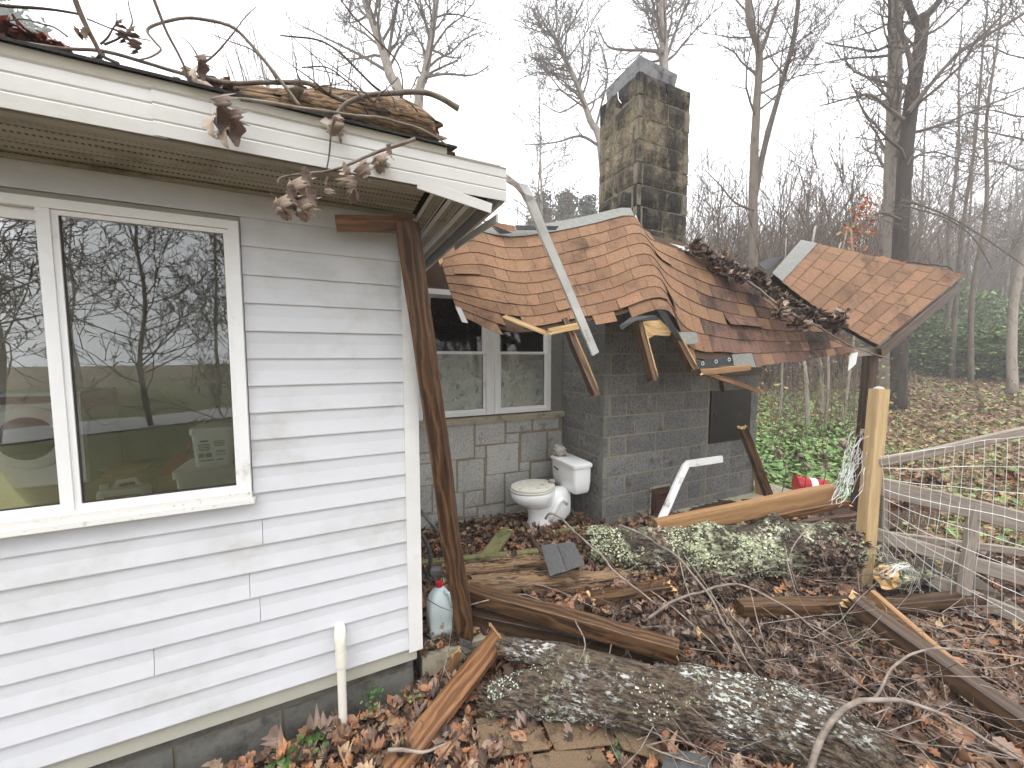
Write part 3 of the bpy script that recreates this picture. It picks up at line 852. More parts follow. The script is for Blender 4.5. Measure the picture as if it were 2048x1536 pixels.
MB().wbox(2.9, 3.0, SK - 2.95, SK - 0.13, 0.2, 2.95).build('room_wall', M['inner'], wing)

# ------------------------------------------------------------------ block chimney
BS, BK = 2.02, -0.958
chim = thing('chimney', W(2.9, BK, 0), 'tall grey concrete block chimney with sooty stack rising through the broken roof', 'chimney')
MB().wbox(BS + 0.007, 3.5, SK, BK - 0.007, 0.0, 2.44).build('mortar_core', M['mortar'], chim)
MB().wbox(3.5, 4.38, SK, BK - 0.0085, 0.0, 1.64).build('mortar_core', M['mortar'], chim)
JR = 0.010
for r in range(13):
    z0 = 0.026 + 0.203 * r; z1 = z0 + 0.203 - JR
    if z0 > 2.4: break
    odd = r % 2
    # front face, left mass
    segs = [(0, 0.40), (0.40, 0.80), (0.80, 1.20), (1.20, 1.40), (1.40, 1.48)] if odd else [(0, 0.09), (0.09, 0.29), (0.29, 0.69), (0.69, 1.09), (1.09, 1.48)]
    for a, b in segs:
        cap = (b - a) < 0.1
        piece(BS + a + (0 if a == 0 else JR / 2), BS + b - JR / 2, z0, z1, BK + (-0.004 if cap else 0), M['blockcap'] if cap else M['block'], chim, rough=0.001 if cap else 0.006, bev=0.002 if cap else 0.005)
    # left return
    D = BK - SK
    segs = [(0, 0.09), (0.09, 0.30), (0.30, D)] if odd else [(0, 0.40), (0.40, D)]
    for a, b in segs:
        cap = (b - a) < 0.1
        piece(BK - b + JR / 2, BK - a - (0 if a == 0 else JR / 2), z0, z1, BS, M['blockcap'] if cap else M['block'], chim, rough=0.001 if cap else 0.006, bev=0.002 if cap else 0.005, face='left')
    # front face, right part beyond the straight joint, leaving the opening of the ash door
    if z1 < 1.66:
        spans = [(3.51, 3.51 + (0.40 if odd else 0.2)), (3.51 + (0.40 if odd else 0.2), 4.18 if odd else 3.91), (4.18 if odd else 3.91, 4.39)]
        for a, b in spans:
            if b - a < 0.05: continue
            if z0 > 0.8 and z1 < 1.46:
                if b <= 4.24: continue
                a = max(a, 4.245)
            piece(a + JR / 2, b - JR / 2, z0, z1, BK - 0.003, M['block'], chim, rough=0.006, bev=0.004)
MB().wbox(3.5, 4.41, SK, BK + 0.012, 1.652, 1.70).build('cap_course', M['concrete'], chim)
# right end of the mass
for r in range(8):
    z0 = 0.026 + 0.203 * r
    MB().wbox(4.34, 4.386, SK, BK - 0.06, z0, z0 + 0.193).build('block', M['block'], chim)
# stack
TS0, TS1, TD = 2.375, 3.066, 0.60
MB().wbox(TS0 + 0.012, TS1 - 0.012, BK - TD, BK - 0.014, 2.4, 4.42).build('mortar_core', M['mortar_dark'], chim)
for r in range(10):
    z0 = 2.47 + 0.206 * r; z1 = z0 + 0.197
    odd = r % 2
    wS = TS1 - TS0
    segs = [(0, 0.085), (0.085, 0.36), (0.36, wS)] if odd else [(0, 0.40), (0.40, wS - 0.075), (wS - 0.075, wS)]
    for a, b in segs:
        cap = (b - a) < 0.1
        piece(TS0 + a + (0 if a == 0 else 0.004), TS0 + b - (0 if b == wS else 0.004), z0, z1, BK - (0.003 if cap else 0), M['stackcap'] if cap else M['stack'], chim, rough=0.001 if cap else 0.008, bev=0.003 if cap else 0.012)
    segs = [(0, 0.36), (0.36, 0.52), (0.52, TD)] if odd else [(0, 0.085), (0.085, 0.38), (0.38, TD)]
    for a, b in segs:
        cap = (b - a) < 0.1
        piece(BK - b + (0 if b == TD else 0.004), BK - a - (0 if a == 0 else 0.004), z0, z1, TS0 + (0.003 if cap else 0), M['stackcap'] if cap else M['stack'], chim, rough=0.001 if cap else 0.008, bev=0.003 if cap else 0.012, face='left')
    MB().wbox(TS1 - 0.03, TS1, BK - TD, BK - 0.055, z0, z1).build('block', M['stack'], chim)
# bent sheet-metal flue cap, tipped up at the back left
cap = MB()
a0, a1, c0, c1 = TS0 + 0.07, TS1 - 0.16, BK - TD + 0.04, BK - 0.07
zb = 4.555
for nm, ring in (('b', [(a0, c1, zb - 0.03), (a1, c1, zb - 0.0), (a1, c0, zb + 0.0), (a0, c0, zb - 0.0)]), ('t', [(a0 - 0.03, c1 + 0.02, zb + 0.15), (a1 + 0.02, c1 + 0.02, zb + 0.12), (a1, c0, zb + 0.13), (a0 - 0.02, c0, zb + 0.14)])):
    cap.v += [tuple(W(*p)) for p in ring]
cap.f = [[0, 1, 5, 4], [1, 2, 6, 5], [2, 3, 7, 6], [3, 0, 4, 7], [4, 5, 6, 7]]; cap.m = [0] * 5
cap.build('flue_cap', M['metal'], chim)
MB().tube([W(TS0 - 0.005, BK - 0.30, 4.50), W(TS0 - 0.012, BK - 0.28, 4.42), W(TS0 - 0.01, BK - 0.24, 4.36)], 0.004, 5).build('wire_end', M['wire'], chim)
# black panel and rusty clean-out
pn = MB().wbox(3.525, 4.238, BK - 0.014, BK + 0.006, 0.83, 1.44).build('black_panel', M['black_panel'], chim)
MB().wbox(3.53, 3.545, BK + 0.0065, BK + 0.012, 0.83, 1.44).wbox(3.545, 4.23, BK + 0.0065, BK + 0.0115, 1.425, 1.438).build('panel_edge', M['iron'], pn)
MB().tube([W(3.60, BK + 0.005, 1.17), W(3.60, BK + 0.018, 1.17)], 0.012, 10).build('latch', M['metal'], pn)
dr = MB().wbox(2.655, 2.905, BK + 0.005, BK + 0.02, 0.165, 0.435).build('clean_out_door', M['iron'], chim)
MB().wbox(2.63, 2.654, BK + 0.001, BK + 0.013, 0.15, 0.45).wbox(2.654, 2.92, BK + 0.001, BK + 0.013, 0.436, 0.455).build('mortar_rim', M['concrete'], dr)
mb = MB().wbox(2.675, 2.89, BK + 0.021, BK + 0.030, 0.185, 0.415)
mb.wbox(2.72, 2.85, BK + 0.0305, BK + 0.036, 0.37, 0.39).wbox(2.70, 2.715, BK + 0.0305, BK + 0.037, 0.21, 0.39).wbox(2.85, 2.865, BK + 0.0305, BK + 0.037, 0.21, 0.39).wbox(2.72, 2.845, BK + 0.0305, BK + 0.035, 0.29, 0.30)
mb.build('door_leaf', M['rust'], dr)
for z in (0.24, 0.37):
    MB().tube([W(2.668, BK + 0.024, z - 0.02), W(2.668, BK + 0.024, z + 0.02)], 0.008, 8).build('hinge', M['rust'], dr)
MB().tube([W(2.897, BK + 0.018, 0.3), W(2.897, BK + 0.05, 0.3), W(2.88, BK + 0.05, 0.3)], 0.006, 7).build('knob', M['rust'], dr)

# ------------------------------------------------------------------ fallen roof: a sagging sheet of shingles
RC = [  # along the sheet: (top px, py, distance), (mid), (eave)
    ((874, 490, 3.30), (893, 560, 3.15), (918, 632, 3.00)),
    ((930, 460, 3.45), (968, 566, 3.15), (1022, 676, 2.95)),
    ((1012, 474, 3.52), (1050, 580, 3.22), (1082, 672, 3.0)),
    ((1094, 466, 3.60), (1130, 566, 3.30), (1166, 656, 3.05)),
    ((1182, 449, 3.68), (1212, 546, 3.36), (1244, 642, 3.12)),
    ((1262, 432, 3.74), (1296, 520, 3.44), (1338, 626, 3.16)),
    ((1294, 466, 3.71), (1340, 566, 3.43), (1384, 736, 3.18)),
    ((1380, 488, 3.86), (1420, 606, 3.58), (1460, 736, 3.34)),
    ((1476, 522, 4.02), (1508, 624, 3.76), (1538, 730, 3.54)),
    ((1570, 552, 4.16), (1594, 636, 3.94), (1618, 720, 3.76)),
    ((1672, 588, 4.30), (1690, 648, 4.12), (1706, 704, 3.98)),
]
RW = [tuple(A(*p) for p in c) for c in RC]
cum = [0.0]
for i in range(1, len(RW)): cum.append(cum[-1] + (RW[i][1] - RW[i - 1][1]).length)
def sheet(d, t):
    """point of the sheet at distance d along it and t from ridge (0) to eave (1)"""
    i = 0
    while i < len(cum) - 2 and d > cum[i + 1]: i += 1
    f = (d - cum[i]) / (cum[i + 1] - cum[i])
    g = i + f
    col = []
    for r in range(3):
        col.append(catmull([c[r] for c in RW], g))
    if t < 0: return col[0] + (col[0] - col[1]) * (-t * 2)
    b1 = (1 - t) * (1 - 2 * t); b2 = 4 * t * (1 - t); b3 = t * (2 * t - 1)
    return col[0] * b1 + col[1] * b2 + col[2] * b3
def sheet_n(d, t, fn=sheet):
    e = 0.02
    n = (fn(d + e, t) - fn(d - e, t)).cross(fn(d, t + e) - fn(d, t - e))
    n.normalize()
    return n if n.y < 0 or n.z > 0 and n.y < 0.3 else -n
def shingle(fn, d0, d1, t0, t1, mat, parent, lift=0.0, name='shingle', nrm=sheet_n, sub=(3, 2), curl=0.0, th=0.004):
    mb = MB(); nx, ny = sub
    top, bot = [], []
    for j in range(ny + 1):
        for i in range(nx + 1):
            d = d0 + (d1 - d0) * i / nx; t = t0 + (t1 - t0) * j / ny
            p = fn(d, t); n = nrm(d, t, fn)
            h = 0.003 + 0.0065 * j / ny + lift * (j / ny) ** 2 + curl * (i / nx) ** 2 * (j / ny) ** 2 + random.uniform(0, 0.0012)
            top.append(p + n * (h + th)); bot.append(p + n * h)
    w = nx + 1; k = len(top)
    mb.v = [tuple(p) for p in top + bot]
    for j in range(ny):
        for i in range(nx):
            q = [j * w + i, j * w + i + 1, (j + 1) * w + i + 1, (j + 1) * w + i]
            mb.f.append(q); mb.f.append([k + x for x in q[::-1]])
    rim = [i for i in range(w)] + [j * w + nx for j in range(1, ny + 1)] + [ny * w + i for i in range(nx - 1, -1, -1)] + [j * w for j in range(ny - 1, 0, -1)]
    for a in range(len(rim)):
        b = rim[(a + 1) % len(rim)]
        mb.f.append([rim[a], k + rim[a], k + b, b])
    q = 2 * nx * ny
    mb.m = [0 if i < q and i % 2 == 0 else 1 for i in range(len(mb.f))]
    return mb.build(name, [mat, M['tar']], parent)
roof = thing('fallen_roof', RW[5][2], 'collapsed brown shingle porch roof sagging in front of the chimney', 'roof')
NR = 9
def proj(p):
    q = p - EYE
    de = q.y * CP - q.z * SP
    return 1024 + FPX * q.x / de, 768 - FPX * (q.y * SP + q.z * CP) / de
def above_debris(p):       # the sheet is torn off along the line where the tree top lies
    x, y = proj(p)
    if x < 1292: return False
    pts = [(1292, 480), (1380, 506), (1480, 558), (1580, 616), (1706, 694), (1800, 740)]
    for (x0, y0), (x1, y1) in zip(pts, pts[1:]):
        if x0 <= x <= x1: return y < y0 + (y1 - y0) * (x - x0) / (x1 - x0) - 3
    return x > 1706
def torn(r, p):
    x, y = proj(p)
    if 1240 < x < 1352 and y > 632: return True               # hole over the broken plywood
    if r == NR - 1 and (1012 < x < 1040): return True
    if 1392 < x < 1506 and y > 706 and r == NR - 1: return True
    if r >= NR - 2 and 1030 < x < 1178 and y > 655: return True
    return False
total = cum[-1]
for r in range(NR):
    t0, t1 = r / NR - 0.012, (r + 1) / NR
    d = 0.0 - random.uniform(0, 0.1)
    while d < total:
        w = random.choice((0.13, 0.16, 0.19, 0.11, 0.21))
        a, b = max(d, 0), min(d + w, total)
        d += w
        if b - a < 0.03: continue
        p = sheet((a + b) / 2, (t0 + t1) / 2)
        if above_debris(p) or torn(r, sheet((a + b) / 2, t1)): continue
        x, y = proj(p)
        wet = x > 1395 and random.random() < 0.75
        lift = 0.0
        if 1440 < x < 1510 and r == 5: lift = 0.035
        if random.random() < 0.06: lift = 0.012
        shingle(sheet, a + 0.0012, b - 0.0012, t0, t1 + random.uniform(-0.004, 0.004), M['shingle_wet'] if wet else M['shingle'], roof, lift)
# decking below, felt ridge strip, torn felt and tar paper
def grid(fn, ds, ts, off, mat, nm, parent, nrm=sheet_n, skip=None, th=0.012):
    mb = MB(); w = len(ds)
    tp = [[fn(d, t) + nrm(d, t, fn) * off for d in ds] for t in ts]
    bt = [[fn(d, t) + nrm(d, t, fn) * (off - th) for d in ds] for t in ts]
    for j in range(len(ts) - 1):
        for i in range(w - 1):
            if skip and skip((tp[j][i] + tp[j + 1][i + 1]) / 2): continue
            q = [tp[j][i], tp[j][i + 1], tp[j + 1][i + 1], tp[j + 1][i], bt[j][i], bt[j][i + 1], bt[j + 1][i + 1], bt[j + 1][i]]
            mb.add(q, [(0, 1, 2, 3), (7, 6, 5, 4), (0, 4, 5, 1), (1, 5, 6, 2), (2, 6, 7, 3), (3, 7, 4, 0)])
    return mb.build(nm, mat, parent)
grid(sheet, [total * i / 40 for i in range(41)], [0.0, 0.2, 0.4, 0.6, 0.8, 0.93], -0.004, M['ply'], 'roof_deck', roof, skip=lambda p: above_debris(p) or torn(0, p))
dR = cum[5]
grid(sheet, [cum[1] + (dR + 0.02 - cum[1]) * i / 12 for i in range(13)], [-0.085, -0.04, 0.01], 0.019, M['felt'], 'ridge_strip', roof, th=0.004)
def flap(px, nm, mat, parent, th=0.004):
    pts = [A(*p) for p in px]
    mb = MB()
    c = sum(pts, V((0, 0, 0))) / len(pts)
    n = (pts[1] - pts[0]).cross(pts[2] - pts[0]).normalized()
    k = len(pts)
    mb.v = [tuple(p) for p in pts] + [tuple(p + n * th) for p in pts]
    mb.f = [list(range(k))[::-1], [k + i for i in range(k)]] + [[i, (i + 1) % k, k + (i + 1) % k, k + i] for i in range(k)]
    mb.m = [0] * len(mb.f)
    return mb.build(nm, mat, parent)
flap([(958, 438, 3.42), (1030, 452, 3.47), (1032, 462, 3.46), (1000, 462, 3.44)], 'torn_shingle_strip', M['shingle'], roof)
flap([(975, 446, 3.43), (1025, 466, 3.45), (1000, 468, 3.44)], 'torn_tar_paper', M['tar'], roof)
flap([(1030, 450, 3.49), (1118, 452, 3.55), (1112, 460, 3.54), (1034, 460, 3.48)], 'torn_tar_paper', M['tar'], roof)
flap([(1238, 652, 3.04), (1262, 634, 3.08), (1310, 630, 3.08), (1318, 640, 3.07), (1270, 642, 3.05), (1244, 660, 3.03)], 'torn_tar_paper', M['tar'], roof)
flap([(1312, 618, 3.12), (1332, 624, 3.12), (1358, 668, 3.10), (1366, 692, 3.10), (1350, 676, 3.10), (1330, 645, 3.10)], 'torn_tar_paper', M['tar'], roof)
flap([(1284, 644, 3.13), (1318, 638, 3.15), (1346, 664, 3.16), (1340, 672, 3.16), (1310, 670, 3.15), (1296, 678, 3.14), (1292, 660, 3.13)], 'broken_plywood', M['raw'], roof, 0.012)
flap([(1388, 722, 3.14), (1464, 711, 3.30), (1466, 727, 3.29), (1394, 741, 3.13)], 'starter_strip', M['tar'], roof)
for x, y in ((1404, 727), (1431, 723), (1457, 719)):
    c = A(x, y, 3.135 + (x - 1390) * 0.0021)
    MB().tube([c + V((math.cos(t * 0.7) * 0.011, -0.012, math.sin(t * 0.7) * 0.014)) for t in range(10)], 0.002, 4).build('chalk_mark', M['trim'], roof)
flap([(1464, 709, 3.29), (1504, 706, 3.40), (1512, 733, 3.39), (1470, 738, 3.28)], 'starter_strip', M['felt'], roof)
flap([(1354, 664, 3.13), (1392, 664, 3.20), (1398, 686, 3.19), (1366, 690, 3.12)], 'starter_strip', M['felt'], roof)
flap([(868, 492, 3.26), (878, 488, 3.27), (886, 522, 3.2), (880, 530, 3.2)], 'split_rake_board', M['raw'], roof, 0.02)
flap([(910, 612, 2.97), (922, 616, 2.97), (936, 646, 2.96), (924, 644, 2.96)], 'bent_drip_edge', M['white_metal'], roof)
timber('eave_board', A(1008, 632, 2.94), A(1096, 668, 2.96), 0.02, 0.034, M['raw'], roof, jag=(0.09, 0.06), bev=0.002)
timber('eave_board', A(1096, 664, 2.96), A(1172, 648, 3.02), 0.02, 0.05, M['raw'], roof, jag=(0.05, 0.01), bev=0.002)
timber('eave_board', A(1400, 744, 3.14), A(1500, 735, 3.36), 0.02, 0.05, M['orange_timber'], roof, jag=(0.03, 0.02), bev=0.002)
for (a, b, w, h) in (((1128, 640, 3.10), (1192, 792, 2.95), 0.045, 0.1), ((1272, 636, 3.14), (1306, 764, 3.05), 0.042, 0.095), ((1344, 664, 3.16), (1386, 742, 3.1), 0.042, 0.09)):
    timber('rafter', A(*a), A(*b), w, h, M['treated'], roof, up=V((0.6, -0.8, 0)), roll=0.5, jag=(0, 0.015), seg=6)
    p0, p1 = A(*a), A(*b)
    timber('split_face', p0.lerp(p1, 0.15) + V((0.028, -0.03, 0)), p0.lerp(p1, 0.93) + V((0.028, -0.03, 0)), 0.006, 0.05, M['raw'], roof, up=V((0.6, -0.8, 0)), roll=0.5, jag=(0.06, 0.09), bev=0.001)
timber('rafter', A(1384, 738, 3.16), A(1524, 784, 3.35), 0.03, 0.035, M['red_plank'], roof, jag=(0, 0.18))
timber('rafter', A(1440, 742, 3.4), A(1446, 780, 3.5), 0.04, 0.05, M['dark_timber'], roof)
timber('rafter', A(1400, 742, 3.5), A(1520, 742, 4.2), 0.04, 0.09, M['dark_timber'], roof)
for i, d in enumerate((0.3, 0.75, 1.2, 1.65, 2.1, 2.6)):
    if d < total:
        p0, p1 = sheet(d, 0.05), sheet(d, 0.86)
        n = sheet_n(d, 0.4)
        timber('rafter', p0 - n * 0.07, p1 - n * 0.07, 0.038, 0.09, M['dark_timber'], roof, up=n)
flap([(1700, 708, 3.92), (1716, 704, 3.93), (1712, 728, 3.92), (1696, 742, 3.92)], 'bent_drip_edge', M['white_metal'], roof)
mb = MB()
fl = [(1268, 438, 3.72), (1278, 458, 3.70), (1292, 482, 3.69), (1330, 494, 3.72), (1376, 505, 3.79)]
for i, p in enumerate(fl):
    a = A(p[0], p[1] + 3, p[2]); b = A(p[0] + 3, p[1] - 9, p[2] + 0.03)
    mb.v += [tuple(a), tuple(b)]
for i in range(len(fl) - 1):
    mb.f.append([2 * i, 2 * i + 2, 2 * i + 3, 2 * i + 1]); mb.m.append(0)
mb.build('flashing', M['white_metal'], roof)

# ------------------------------------------------------------------ torn-off roof section on the right
RB = [((1545, 552, 3.95), (1606, 484, 4.45)), ((1755, 692, 3.98), (1930, 549, 4.75))]   # ridge edge (near, far), eave (near, far)
Q = [A(*RB[0][0]), A(*RB[0][1]), A(*RB[1][0]), A(*RB[1][1])]
def sheet2(d, t):       # d 0..1 near to far, t 0..1 ridge to eave
    p = (Q[0] * (1 - d) + Q[1] * d) * (1 - t) + (Q[2] * (1 - d) + Q[3] * d) * t
    return p + V((0, 0, -0.04 * 4 * t * (1 - t) * (1 - d)))
sect = thing('roof_section', Q[2], 'tilted brown shingle roof section standing at the far right corner of the porch', 'roof')
NR2 = 10
for r in range(NR2):
    t0, t1 = 0.06 + 0.94 * r / NR2 - 0.01, 0.06 + 0.94 * (r + 1) / NR2
    d = -random.uniform(0, 0.12)
    while d < 1:
        w = random.choice((0.15, 0.2, 0.24, 0.28))
        a, b = max(d, 0), min(d + w, 1); d += w
        if b - a < 0.03: continue
        p = sheet2((a + b) / 2, (t0 + t1) / 2)
        shingle(sheet2, a + 0.002, b - 0.002, t0 + 0.006, t1 - 0.008, M['shingle'], sect, sub=(2, 2), th=0.006)  # gaps between rows bare the black deck, imitating shadow lines under courses
n2 = sheet_n(0.5, 0.5, sheet2)
grid(sheet2, [0, 0.25, 0.5, 0.75, 1], [0, 0.33, 0.66, 1], -0.001, M['tar'], 'roof_deck', sect, th=0.03)  # black so the row gaps read as shadow lines
grid(sheet2, [0, 0.25, 0.5, 0.75, 1], [-0.02, 0.075], 0.022, M['felt'], 'ridge_strip', sect, th=0.004)
timber('fascia_board', sheet2(0.02, 0.985) + V((0.02, 0, -0.10)), sheet2(0.92, 0.985) + V((0.02, 0, -0.10)), 0.035, 0.11, M['dark_timber'], sect)
for d in (0.08, 0.4, 0.72):
    timber('rafter', sheet2(d, 0.02) - n2 * 0.085, sheet2(d, 0.97) - n2 * 0.085, 0.04, 0.09, M['dark_timber'], sect, up=n2)
flap([(1516, 526, 4.1), (1540, 516, 4.2), (1570, 512, 4.3), (1540, 538, 4.1), (1528, 538, 4.05)], 'torn_tar_paper', M['tar'], sect)
timber('porch_beam', A(1690, 706, 4.05), A(1752, 702, 4.1), 0.09, 0.09, M['grey_timber'], sect, jag=(0.03, 0))
o = timber('porch_post', A(1741, 708, 4.12), V((A(1741, 708, 4.12).x - 0.03, 4.12, 0.0)), 0.095, 0.095, M['dark_timber'])
tag(o, 'dark brown porch post holding up the tilted roof section', 'post')
# ------------------------------------------------------------------ toilet beside the chimney, its tank towards the blocks
toi = thing('toilet', W(1.55, -1.25, SLAB), 'white porcelain toilet with littered lid standing against the block wall', 'toilet')
TK = -1.25
def oval(sc, zc, a, b, front=1.0, n=28):
    """ring at height zc centred at s=sc; a half length along the wall, b half width; the front (towards -U) is rounder"""
    r = []
    for j in range(n):
        t = 2 * math.pi * j / n
        x = math.cos(t); y = math.sin(t)
        lx = a * x * (front if x < 0 else 0.82)
        r.append(W(sc + lx, TK + b * y * (1 - 0.12 * max(0, x)), SLAB + zc))
    return r
MB().loft([oval(1.50, 0.0, 0.17, 0.115), oval(1.50, 0.03, 0.165, 0.11), oval(1.50, 0.09, 0.14, 0.09), oval(1.49, 0.16, 0.135, 0.092), oval(1.48, 0.22, 0.155, 0.11)]).build('pedestal', M['porcelain'], toi, smooth=rad(60))
MB().loft([oval(1.48, 0.215, 0.15, 0.105), oval(1.46, 0.25, 0.195, 0.14), oval(1.44, 0.29, 0.232, 0.165), oval(1.43, 0.33, 0.25, 0.18), oval(1.43, 0.375, 0.255, 0.185), oval(1.43, 0.385, 0.25, 0.18)]).build('bowl', M['porcelain'], toi, smooth=rad(60))
# trapway body joining bowl to tank, with its moulded swell on the side
def sec(s, z0, z1, b, n=16):
    zc, h = (z0 + z1) / 2, (z1 - z0) / 2
    return [W(s, TK + b * math.copysign(abs(math.cos(2 * math.pi * j / n)) ** 0.6, math.cos(2 * math.pi * j / n)), SLAB + zc + h * math.copysign(abs(math.sin(2 * math.pi * j / n)) ** 0.6, math.sin(2 * math.pi * j / n))) for j in range(n)]
MB().loft([sec(1.50, 0.02, 0.37, 0.08), sec(1.58, 0.01, 0.375, 0.10), sec(1.66, 0.005, 0.375, 0.105), sec(1.73, 0.01, 0.37, 0.10), sec(1.79, 0.06, 0.365, 0.085)]).build('trapway', M['porcelain'], toi, smooth=rad(60))
tw = []
for i in range(9):
    t = i / 8
    tw.append(W(1.55 + 0.19 * t, TK + 0.092 + 0.01 * math.sin(math.pi * t), SLAB + 0.08 + 0.20 * math.sin(t * 2.4) * (1 if t < 0.66 else 1) ))
MB().tube(tw, [0.02, 0.026, 0.029, 0.03, 0.029, 0.027, 0.025, 0.022, 0.018], 10).build('trap_swell', M['porcelain'], toi, smooth=True)
MB().loft([oval(1.425, 0.388, 0.245, 0.182), oval(1.425, 0.394, 0.252, 0.188), oval(1.425, 0.404, 0.252, 0.188), oval(1.425, 0.409, 0.245, 0.182)]).build('seat', M['seat'], toi, smooth=rad(50))
MB().loft([oval(1.428, 0.412, 0.240, 0.18), oval(1.428, 0.417, 0.248, 0.186), oval(1.428, 0.430, 0.246, 0.184), oval(1.428, 0.438, 0.225, 0.165), oval(1.428, 0.441, 0.12, 0.09)]).build('seat_lid', M['seat'], toi, smooth=rad(50))
def rr(s0, s1, hw, z, c=0.03, bow=0.0):
    pts = []
    for cx, cy, a0 in ((s1 - c, hw - c, 0), (s0 + c, hw - c, 90), (s0 + c, -hw + c, 180), (s1 - c, -hw + c, 270)):
        for q in range(5):
            a = rad(a0 + q * 22.5)
            pts.append(W(cx + c * math.cos(a), TK + cy + c * math.sin(a), SLAB + z))
    return pts
MB().loft([rr(1.775, 1.935, 0.185, 0.335), rr(1.755, 1.945, 0.20, 0.36), rr(1.745, 1.95, 0.21, 0.45), rr(1.742, 1.95, 0.215, 0.60)]).build('tank', M['porcelain'], toi, smooth=rad(40))
MB().loft([rr(1.732, 1.957, 0.226, 0.602, 0.02), rr(1.728, 1.958, 0.23, 0.612, 0.03), rr(1.728, 1.958, 0.23, 0.632, 0.03), rr(1.745, 1.945, 0.21, 0.644, 0.03)]).build('tank_lid', M['porcelain'], toi, smooth=rad(40))
MB().tube([W(1.74, TK - 0.13, SLAB + 0.54), W(1.727, TK - 0.13, SLAB + 0.54), W(1.722, TK - 0.10, SLAB + 0.538), W(1.722, TK - 0.05, SLAB + 0.53)], 0.007, 7).build('flush_lever', M['metal'], toi)
def lump(name, c, r, mat, label, cat, squash=0.7, seed=1, amp=0.5, n=14):
    mb = MB(); rings = []
    for i in range(n):
        th = math.pi * (i + 0.5) / n
        ring = []
        for j in range(n + 4):
            a = 2 * math.pi * j / (n + 4)
            d = V((math.sin(th) * math.cos(a), math.sin(th) * math.sin(a), -math.cos(th)))
            q = r * (1 + amp * noise.noise(d * 3.1 + V((seed, 0, 0))) + amp * 0.6 * noise.noise(d * 8 + V((0, seed, 0))))
            ring.append(V(c) + V((d.x * q, d.y * q, d.z * q * squash + r * squash * 0.8)))
        rings.append(ring)
    o = MB().loft(rings).build(name, mat, smooth=True)
    return tag(o, label, cat)
lump('sodden_paper_wad', W(1.80, -1.40, SLAB + 0.642), 0.07, M['paper'], 'grey wad of sodden paper on the toilet tank lid', 'paper', 0.9, 3)
lump('crumbled_paper', W(1.60, -1.22, SLAB + 0.437), 0.035, M['paper'], 'small heap of crumbled wet paper on the toilet seat lid', 'paper', 0.5, 8)

# ------------------------------------------------------------------ jug of blue washer fluid behind the leaning post
jl = Z(880, 1262, SLAB)
jug = thing('jug', jl, 'translucent jug of pale blue fluid with a red cap behind the leaning post', 'jug')
def sq(c, w, d, z, p=0.35, n=24, rot=0.35):
    r = []
    for j in range(n):
        a = 2 * math.pi * j / n
        x = math.copysign(abs(math.cos(a)) ** p, math.cos(a)) * w; y = math.copysign(abs(math.sin(a)) ** p, math.sin(a)) * d
        r.append(c + V((x * math.cos(rot) - y * math.sin(rot), x * math.sin(rot) + y * math.cos(rot), z)))
    return r
MB().loft([sq(jl, 0.062, 0.062, 0.0), sq(jl, 0.072, 0.072, 0.012), sq(jl, 0.074, 0.074, 0.06), sq(jl, 0.072, 0.072, 0.07), sq(jl, 0.074, 0.074, 0.08), sq(jl, 0.072, 0.072, 0.10), sq(jl, 0.074, 0.074, 0.11), sq(jl, 0.073, 0.073, 0.17), sq(jl, 0.062, 0.062, 0.225, 0.5), sq(jl, 0.042, 0.042, 0.262, 0.7), sq(jl, 0.02, 0.02, 0.285, 1), sq(jl, 0.018, 0.018, 0.295, 1)]).build('body', M['jug'], jug, smooth=rad(40))
MB().lathe([(0.0215, 0.0), (0.0215, 0.022), (0.019, 0.026)], 16, jl + V((0, 0, 0.29))).build('cap', M['red'], jug, smooth=rad(40))
MB().tube([jl + V((0.03, -0.02, 0.265)), jl + V((0.062, -0.03, 0.262)), jl + V((0.078, -0.035, 0.23)), jl + V((0.074, -0.035, 0.175))], 0.011, 8).build('handle', M['jug'], jug, smooth=True)

# ------------------------------------------------------------------ pipes
pp = thing('drain_pipe', W(-0.352, 0.06, 0), 'cream plastic drain pipe with elbow on the white siding', 'pipe')
MB().tube([W(-0.352, 0.06, -0.05), W(-0.352, 0.06, 0.36)], 0.0195, 16).build('pipe', M['pvc'], pp, smooth=rad(40))
MB().tube([W(-0.352, 0.06, 0.345), W(-0.352, 0.06, 0.41)], 0.0245, 16).build('coupling', M['pvc'], pp, smooth=rad(40))
MB().tube([W(-0.352, 0.06, 0.405), W(-0.352, 0.06, 0.46), W(-0.352, 0.054, 0.488), W(-0.352, 0.03, 0.505), W(-0.352, 0.0, 0.51)], [0.0235, 0.0235, 0.027, 0.0255, 0.0235], 16).build('elbow', M['pvc'], pp, smooth=rad(40))
o = MB().tube(smooth_pts([Z(838, 1018, 0.62), A(862, 1046, 2.75), Z(905, 1098, 0.18)]), 0.014, 10).build('conduit', M['metal'], smooth=True)
tag(o, 'straight grey pipe slanting down behind the leaning post', 'pipe')
o = MB().tube(smooth_pts([A(838, 1066, 2.42), A(850, 1080, 2.42), A(860, 1106, 2.4), A(860, 1130, 2.38), A(855, 1150, 2.37), A(864, 1160, 2.36)]), [0.014] * 15 + [0.014] * 6, 10).build('hose', M['iron'], smooth=True)
tag(o, 'curved dark rusty pipe beside the white corner trim', 'pipe')
o = MB().bbox(A(872, 1142, 2.38), 0.07, 0.05, 0.045, 0.006).build('pipe_fitting', M['metal']); tag(o, 'small grey metal fitting behind the red capped jug', 'fitting')

